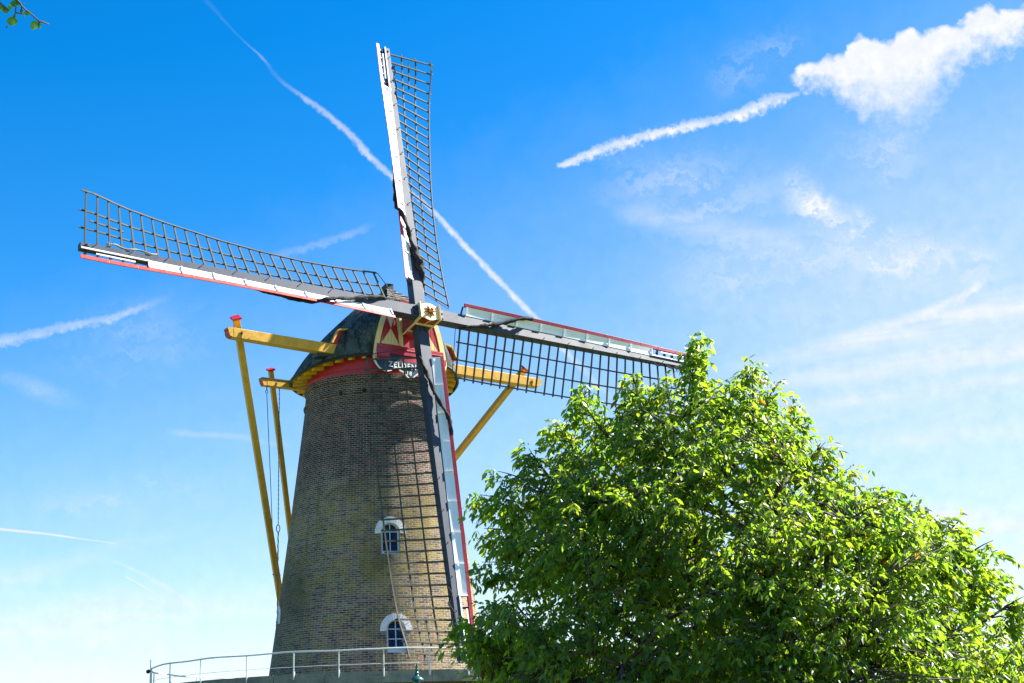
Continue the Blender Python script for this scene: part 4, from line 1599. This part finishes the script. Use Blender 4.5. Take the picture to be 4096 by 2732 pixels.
# ------------------------------------------------------------------ leaves
def leaf_mesh(name, base, direc, normal, length, width, tint, droop, fold, mat, parent):
    """arrays of leaves: 7 vertices, 6 faces each"""
    n = len(base)
    side = np.cross(direc, normal)
    side /= np.linalg.norm(side, axis=1, keepdims=True) + 1e-9
    nor = np.cross(side, direc)
    L = length[:, None]
    Wd = width[:, None]
    dr = droop[:, None]
    fo = fold[:, None]

    def mid(t):
        return base + direc * L * t - nor * 0 + np.array([0, 0, -1.0]) * (L * dr * t * t)

    m1, m2 = mid(.33), mid(.7)
    V = np.empty((n, 7, 3))
    V[:, 0] = base
    V[:, 1] = m1 + side * Wd * .46 + nor * Wd * fo
    V[:, 2] = m1
    V[:, 3] = m1 - side * Wd * .46 + nor * Wd * fo
    V[:, 4] = m2 + side * Wd * .40 + nor * Wd * fo * .8
    V[:, 5] = m2 - side * Wd * .40 + nor * Wd * fo * .8
    V[:, 6] = mid(1.0)
    # faces: four-sided halves plus tips (m2 centre left out: two folded quads)
    q = np.array([[0, 2, 1], [0, 3, 2], [1, 2, 4], [2, 6, 4], [2, 3, 5], [2, 5, 6]])
    idx = (np.arange(n) * 7)[:, None, None] + q[None]
    idx = idx.reshape(-1, 3)
    me = bpy.data.meshes.new(name)
    me.vertices.add(n * 7)
    me.vertices.foreach_set('co', V.reshape(-1))
    nf = len(idx)
    me.loops.add(nf * 3)
    me.loops.foreach_set('vertex_index', idx.reshape(-1).astype(np.int32))
    me.polygons.add(nf)
    me.polygons.foreach_set('loop_start', (np.arange(nf) * 3).astype(np.int32))
    me.polygons.foreach_set('loop_total', np.full(nf, 3, dtype=np.int32))
    me.update()
    me.validate()
    a = me.attributes.new('tint', 'FLOAT', 'FACE')
    a.data.foreach_set('value', np.repeat(tint, 6).astype(np.float32))
    me.polygons.foreach_set('use_smooth', np.ones(nf, dtype=bool))
    me.materials.append(mat)
    o = bpy.data.objects.new(name, me)
    COL.objects.link(o)
    o.parent = parent
    return o


# ------------------------------------------------------------------ walnut tree
rng = np.random.default_rng(5)
CAMP = Vector((0.0, -50.086, 0))
TD = 12.6
TAZ = rad(15.0)
fwd = Vector((math.sin(TAZ), math.cos(TAZ), 0))
lat = Vector((math.cos(TAZ), -math.sin(TAZ), 0))
tree_base = CAMP + fwd * TD
tree = empty('walnut_tree', tree_base)
tag(tree, 'broad walnut tree with glossy drooping leaves standing in front of the windmill', 'tree')
# crown reach to the left and right of the trunk at each height (metres)
LEFT = [(1.1, .9), (1.5, 1.9), (2.1, 2.3), (2.5, 2.46), (2.72, 2.48), (2.9, 2.2), (3.1, 2.12), (3.25, 2.3), (3.6, 2.3), (3.85, 2.26), (3.97, 1.95), (4.3, 1.74), (4.48, 1.5), (4.58, 1.2), (4.66, .7), (4.74, .1), (5.0, .01)]
RIGHT = [(1.1, 1.2), (1.5, 2.3), (2.1, 2.4), (2.3, 2.25), (2.6, 2.0), (2.8, 1.92), (3.15, 1.74), (3.42, 1.5), (3.6, 1.15), (3.75, .9), (3.95, .7), (4.3, .48), (4.5, .28), (4.62, .06), (5.0, .01)]
rz = np.linspace(1.1, 5.0, 60)
rl = np.interp(rz, [q[0] for q in LEFT], [q[1] for q in LEFT])
rrr = np.interp(rz, [q[0] for q in RIGHT], [q[1] for q in RIGHT])


def crown_scale(x, y, z):
    """fraction of the way to the crown's surface: <1 inside"""
    ax = np.where(x < 0, np.interp(z, rz, rl), np.interp(z, rz, rrr))
    b = 0.5 * (np.interp(z, rz, rl) + np.interp(z, rz, rrr)) * 0.72 + .1
    return np.sqrt((x / np.maximum(ax, .05)) ** 2 + (y / np.maximum(b, .05)) ** 2)


# limbs first
bk = MB()
limb_pts = []       # (local x, y, z, radius)


def limb(p0, p1, r0, r1, n=9, wob=.08, sag=0.0):
    p0, p1 = np.array(p0, float), np.array(p1, float)
    side = rng.normal(size=3)
    side -= (p1 - p0) * (side @ (p1 - p0)) / ((p1 - p0) @ (p1 - p0))
    ln = np.linalg.norm(p1 - p0)
    side /= np.linalg.norm(side) + 1e-9
    pts, rs = [], []
    for k in range(n + 1):
        t = k / n
        p = p0 + (p1 - p0) * t + side * (wob * ln * math.sin(math.pi * t)) + rng.normal(size=3) * .012 * ln * (0 < k < n)
        p[2] += sag * ln * math.sin(math.pi * t)
        pts.append(p)
        rs.append(r0 + (r1 - r0) * t)
        limb_pts.append((p[0], p[1], p[2], rs[-1]))
    bk.tube([Vector(lat * q[0] + fwd * q[1] + ZX * q[2]) for q in pts], rs, 7)
    return pts


trunk = limb((0, 0, -.05), (.1, .05, 1.5), .15, .12, 8, .03)
leader = limb(trunk[-1], (.25, .1, 3.3), .115, .06, 9, .05)
tops = [(-.45, 0.1, 4.75), (.08, -.1, 4.65), (-1.3, .2, 4.4), (-.9, -.3, 4.5)]
leaders = [limb(leader[-1], tops[0], .05, .012, 9, .05), limb(leader[-2], tops[1], .045, .012, 9, .06)]
limbs_t = []
for k in range(26):
    a = 2 * math.pi * k / 26 * 5.236 + rng.uniform(-.2, .2)
    zt = rng.uniform(1.9, 4.3)
    x, y = math.cos(a), math.sin(a)
    sc = crown_scale(np.array([x]), np.array([y]), np.array([zt]))[0]
    f = rng.uniform(.72, .88) / sc
    src_z = min(max(zt - 1.0 * abs(f) * .75, 1.0), 3.2)
    allp = trunk + leader
    src = min(allp, key=lambda q: abs(q[2] - src_z))
    limbs_t.append(limb(src, (x * f, y * f, zt), .055, .014, 9, .07, .06))
for t_ in tops[2:]:
    limb(leader[-1], t_, .045, .012, 9, .06)
# forks
for L_ in list(limbs_t):
    for q in range(3):
        s_ = L_[rng.integers(3, 8)]
        for _ in range(20):
            e = np.array(s_) + rng.normal(size=3) * np.array([.6, .6, .45]) + np.array([0, 0, .25])
            if crown_scale(e[:1], e[1:2], e[2:3])[0] < .9 and e[2] > 1.5:
                break
        limb(s_, e, .022, .008, 6, .08)

# twig tips through the crown, denser towards the surface
N_T = 2750
tips = []
while len(tips) < N_T:
    z = rng.uniform(1.3, 5.0)
    wl, wr = np.interp(z, rz, rl), np.interp(z, rz, rrr)
    x = rng.uniform(-wl * 1.05, wr * 1.05)
    y = rng.uniform(-1, 1) * (0.5 * (wl + wr) * .78 + .1)
    lump = .10 * math.sin(2.3 * x + 1.1) * math.sin(2.9 * z + .4) + .09 * math.sin(7.1 * x + 2.0 * y) * math.sin(6.3 * z + 1.7) + .05 * math.sin(3.7 * y)
    s_ = float(crown_scale(np.array([x]), np.array([y]), np.array([z]))[0])
    if s_ < 1.0 + lump and rng.uniform() < (.16 + .85 * s_ ** 1.6) * ((wl + wr) / 4.8) ** 1.4:
        tips.append((x, y, z))
# a few twigs reaching out of the outline
# leafy leaders and side shoots that break the outline: foot, tip, spread, twigs
SHOOTS = [((-.5, 4.35), (-.38, 5.12), .17, 34), ((-.1, 4.2), (.07, 4.9), .2, 26), ((.15, 4.1), (.3, 4.74), .2, 24), ((-.25, 4.3), (-.2, 4.75), .2, 20), ((-1.2, 4.3), (-1.43, 4.84), .17, 30), ((-.9, 4.3), (-.98, 4.9), .2, 36), ((-.65, 4.3), (-.7, 4.82), .16, 22),
          ((.2, 4.0), (.44, 4.55), .15, 24), ((-1.5, 4.1), (-1.74, 4.56), .15, 22), ((-1.7, 3.9), (-1.95, 4.28), .13, 18), ((-1.7, 3.6), (-2.42, 3.9), .14, 26), ((-1.7, 3.75), (-2.2, 4.05), .1, 14), ((-1.9, 3.4), (-2.4, 3.6), .14, 22), ((-1.9, 3.1), (-2.4, 3.28), .14, 20),
          ((-1.8, 2.6), (-2.62, 2.74), .14, 26), ((-1.8, 2.4), (-2.5, 2.5), .14, 24), ((.3, 3.6), (.66, 4.16), .2, 26), ((.4, 3.4), (.86, 3.95), .2, 28), ((.6, 3.3), (1.1, 3.74), .2, 28), ((.9, 3.2), (1.35, 3.62), .15, 24), ((1.2, 3.0), (1.7, 3.4), .15, 24),
          ((1.5, 2.7), (1.98, 3.0), .13, 20), ((1.7, 2.5), (2.12, 2.74), .12, 18), ((1.8, 2.4), (2.34, 2.5), .12, 18), ((1.5, 2.9), (1.92, 3.2), .1, 12)]
for (x0, z0), (x1, z1), spread, nk in SHOOTS:
    yy = rng.normal() * .15
    bow = rng.normal() * .05
    seg = []
    for q in range(6):
        f = q / 5
        p = np.array([x0 + (x1 - x0) * f + bow * math.sin(math.pi * f), yy, z0 + (z1 - z0) * f + .05 * math.sin(math.pi * f)])
        seg.append(p)
        limb_pts.append((p[0], p[1], p[2], .009 - .006 * f))
    bk.tube([Vector(lat * q[0] + fwd * q[1] + ZX * q[2]) for q in seg], [.014, .012, .01, .007, .005, .003], 5)
    for q in range(nk):
        f = rng.uniform(.1, 1.0) ** .8
        w_ = spread * (1.15 - f)
        p = np.array([x0 + (x1 - x0) * f + bow * math.sin(math.pi * f), yy, z0 + (z1 - z0) * f]) + rng.normal(size=3) * w_ * .6
        tips.append(tuple(p))
    tips.append((x1, yy, z1))
LP = np.array(limb_pts)
extra = []
for tip in tips:
    tip = np.array(tip)
    dd = np.linalg.norm(LP[:, :3] - tip, axis=1) + 1.2 * np.maximum(LP[:, 2] - tip[2] + .05, 0)
    p0 = LP[int(dd.argmin()), :3]
    ln = np.linalg.norm(tip - p0)
    if ln > .42:
        for f in (.45, .72):
            extra.append(tuple(p0 + (tip - p0) * f + rng.normal(size=3) * .04))
tips = np.array(list(tips) + extra)
print('twigs', len(tips))
bases, dirs, nors, lens, wids, tints, droops, folds = [], [], [], [], [], [], [], []
nuts = []
for ti, tip in enumerate(tips):
    dd = np.linalg.norm(LP[:, :3] - tip, axis=1) + 1.2 * np.maximum(LP[:, 2] - tip[2] + .05, 0)
    j = int(dd.argmin())
    p0 = LP[j, :3]
    ln = np.linalg.norm(tip - p0)
    if ln > .06:
        midp = (p0 + tip) / 2 + rng.normal(size=3) * .05 * ln + np.array([0, 0, .08 * ln])
        r0 = min(.011, LP[j, 3] * .8)
        bk.tube([Vector(lat * q[0] + fwd * q[1] + ZX * q[2]) for q in (p0, midp, tip)], [r0, .007, .004], 4)
    tw_dir = tip - p0
    tw_dir[2] += .1
    tw_dir /= np.linalg.norm(tw_dir) + 1e-6
    outw = np.array([tip[0], tip[1], .6 * (tip[2] - 3.0)])
    outw /= np.linalg.norm(outw) + 1e-6
    nl = rng.integers(4, 6)
    bright = rng.uniform(0, 1)
    for c in range(nl):
        # compound leaf: a drooping stalk with leaflets either side
        a = rng.normal(size=3)
        a = a * .8 + outw * .45 + tw_dir * .3
        a[2] = a[2] * .75 + .12
        a /= np.linalg.norm(a)
        sl = rng.uniform(.09, .19)
        start = tip - tw_dir * rng.uniform(0, .14)
        npair = rng.integers(2, 4)
        sidev = np.cross(a, [0, 0, 1.0])
        sidev /= np.linalg.norm(sidev) + 1e-6
        tint_c = np.clip(.5 * bright + .5 * rng.uniform(), 0, .94)
        if rng.uniform() < .012:
            tint_c = rng.uniform(.966, .999)

        def rach(t):
            return start + a * sl * t + np.array([0, 0, -1.0]) * sl * .55 * t * t

        for k in range(npair):
            t = .45 + .5 * k / max(npair - 1, 1)
            for sg in (-1, 1):
                d = a * .55 + sidev * sg * .8 + np.array([0, 0, -.35 - .45 * t]) + rng.normal(size=3) * .42
                d /= np.linalg.norm(d)
                bases.append(rach(t))
                dirs.append(d)
                nv = np.array([0, 0, .4]) + outw * .2 + rng.normal(size=3) * .7
                nors.append(nv)
                big = .8 + .35 * k / max(npair - 1, 1)
                L_ = rng.uniform(.03, .074) * big
                lens.append(L_)
                wids.append(L_ * rng.uniform(.36, .52))
                tints.append(tint_c)
                droops.append(rng.uniform(.05, .4))
                folds.append(rng.uniform(.02, .22))
        d = a * .8 + np.array([0, 0, -.6]) + rng.normal(size=3) * .3
        d /= np.linalg.norm(d)
        bases.append(rach(1.0))
        dirs.append(d)
        nors.append(np.array([0, 0, .4]) + outw * .4 + rng.normal(size=3) * .55)
        L_ = rng.uniform(.042, .085)
        lens.append(L_)
        wids.append(L_ * rng.uniform(.4, .54))
        tints.append(tint_c)
        droops.append(rng.uniform(.1, .4))
        folds.append(rng.uniform(.02, .2))
    if rng.uniform() < .02:
        nuts.append(tip + np.array([0, 0, -.05]))
bk.build('trunk', M['bark'], tree, smooth='all', fix=False)
Bm = np.array([list(lat), list(fwd), [0, 0, 1.0]])
to_w = lambda q: np.array(q) @ Bm
crown = leaf_mesh('crown', to_w(bases), to_w(dirs), to_w(nors), np.array(lens), np.array(wids), np.array(tints), np.array(droops), np.array(folds), M['leaf'], tree)
nut0 = None
for q in nuts[:24]:
    if nut0 is None:
        nb = MB()
        nb.lathe([(.001, -.026), (.014, -.022), (.023, -.01), (.024, .004), (.017, .018), (.006, .026), (.001, .028)], 10)
        nut0 = o = nb.build('walnut_fruit', M['nut'], tree, smooth='all')
    else:
        o = nut0.copy()
        COL.objects.link(o)
        o.parent = tree
    o.location = to_w(q)

# ------------------------------------------------------------------ twig hanging in from above (top left)
tw_base = CAMP + Vector((math.sin(rad(-15.4)), math.cos(rad(-15.4)), 0)) * 5.4 + ZX * 4.585
twig = empty('hanging_branch', tw_base)
tag(twig, 'thin branch with a few round green leaves hanging in at the top left corner', 'branch')
ry = Vector((math.cos(rad(-15)), -math.sin(rad(-15)), 0))


def tq(x, z, d=0.0):
    return ry * x + ZX * z + Vector((0, 1, 0)) * d


sb = MB()
sb.tube([tq(-1.5, .7, -.3), tq(-.7, .4, -.1), tq(-.2, .22), tq(0.0578, -0.0287, 0.000)], [.03, .016, .009, .004], 6)
sb.tube([tq(0.0578, -0.0287, 0.000), tq(0.0653, -0.0409, 0.000), tq(0.0841, -0.0568, 0.000), tq(0.1094, -0.0756, 0.000), tq(0.1244, -0.0887, 0.000), tq(0.1338, -0.0962, 0.000), tq(0.1488, -0.0991, 0.000), tq(0.1704, -0.1028, 0.000)], [0.004, 0.0032, 0.003, 0.003, 0.003, 0.0038, 0.0032, 0.002], 6)
sb.tube([tq(-.7, .4, -.1), tq(-.3, .12, .0), tq(-0.0313, -0.0287, 0.000)], [.014, .008, .005], 6)
sb.tube([tq(-0.0313, -0.0287, 0.000), tq(-0.0051, -0.0475, 0.000), tq(0.0081, -0.0587, 0.000), tq(0.0203, -0.0700, 0.000)], [0.005, 0.0045, 0.004, 0.002], 6)
sb.tube([tq(0.0653, -0.0409, 0.000), tq(0.0644, -0.0531, 0.000), tq(0.0606, -0.0625, 0.000), tq(0.0662, -0.0737, 0.000)], [0.003, 0.0025, 0.0025, 0.0015], 6)
sb.tube([tq(0.0437, -0.0287, 0.000), tq(0.0437, -0.0550, 0.000), tq(0.0437, -0.0719, 0.000), tq(0.0390, -0.0869, 0.000), tq(0.0353, -0.1000, 0.000)], [0.003, 0.0028, 0.0025, 0.0025, 0.002], 6)
sb.tube([tq(0.0437, -0.0719, 0.000), tq(0.0550, -0.0728, 0.000), tq(0.0681, -0.0747, 0.000)], [0.003, 0.0025, 0.002], 6)
sb.tube([tq(0.1338, -0.0962, 0.000), tq(0.1328, -0.1084, 0.000), tq(0.1319, -0.1225, 0.000)], [0.003, 0.003, 0.0015], 6)
sb.tube([tq(0.0203, -0.1310, 0.000), tq(0.0156, -0.1366, 0.000), tq(0.0118, -0.1422, 0.000)], [0.0006, 0.002, 0.0025], 6)
sb.build('stem', M['bark'], twig, smooth='all')


def round_leaf(cx, cz, w_, h_, ang, tilt, tint, d=0.0):
    o = [(0, 0), (.26, .07), (.45, .25), (.5, .44), (.4, .64), (.2, .83), (.06, .93), (0, 1.03), (-.1, .9), (-.24, .8), (-.42, .62), (-.48, .42), (-.42, .22), (-.24, .06)]
    ca, sa = math.cos(rad(ang)), math.sin(rad(ang))
    v, f = [], []
    for x, y in o + [(0, .45)]:
        X, Y = x * w_, -y * h_
        cup = .25 * w_ * abs(x) + .0
        v.append(tq(cx + X * ca - Y * sa, cz + X * sa + Y * ca, d + cup + Y * math.tan(rad(tilt))))
    n = len(o)
    f = [(i, (i + 1) % n, n) for i in range(n)]
    b = MB()
    b.add(v, f)
    lf = b.build('leaf', M['twigleaf'], twig, smooth='all', fix=False)
    at = lf.data.attributes.new('tint', 'FLOAT', 'FACE')
    at.data.foreach_set('value', [tint] * n)
    return lf


for args in ((0.0351, -0.0181, 0.0413, 0.0375, 15, 15, 0.10), (0.0174, -0.0637, 0.0188, 0.0225, 160, 15, 0.90), (0.0019, -0.0603, 0.0263, 0.0281, 35, 15, 0.50), (0.0308, -0.0899, 0.0432, 0.0507, 8, 15, 0.55), (0.0837, -0.0554, 0.0281, 0.0281, 25, 15, 0.40), (0.1187, -0.0944, 0.0338, 0.0507, -4, 15, 0.60), (0.1361, -0.1039, 0.0084, 0.0338, 8, 15, 0.90), (0.0481, -0.0772, 0.0066, 0.0281, -18, 15, 0.92), (0.0652, -0.0552, 0.0075, 0.0450, 25, 15, 0.93), (0.0633, -0.0511, 0.0094, 0.0281, 20, 15, 0.90), (-0.0015, -0.0475, 0.0281, 0.0319, -20, 15, 0.20), (0.0728, -0.0226, 0.0075, 0.0084, 0, 15, 0.50), (0.1453, -0.0898, 0.0113, 0.0188, 10, 15, 0.90), (-0.0311, -0.0210, 0.0469, 0.0563, -20, 15, 0.30), (-0.0737, -0.0573, 0.0469, 0.0563, 10, 15, 0.50), (-0.1111, -0.0043, 0.0525, 0.0563, 30, 15, 0.40), (0.0108, 0.0347, 0.0469, 0.0525, -10, 15, 0.30), (0.0441, 0.0523, 0.0432, 0.0525, 20, 15, 0.50), ):
    round_leaf(*args)
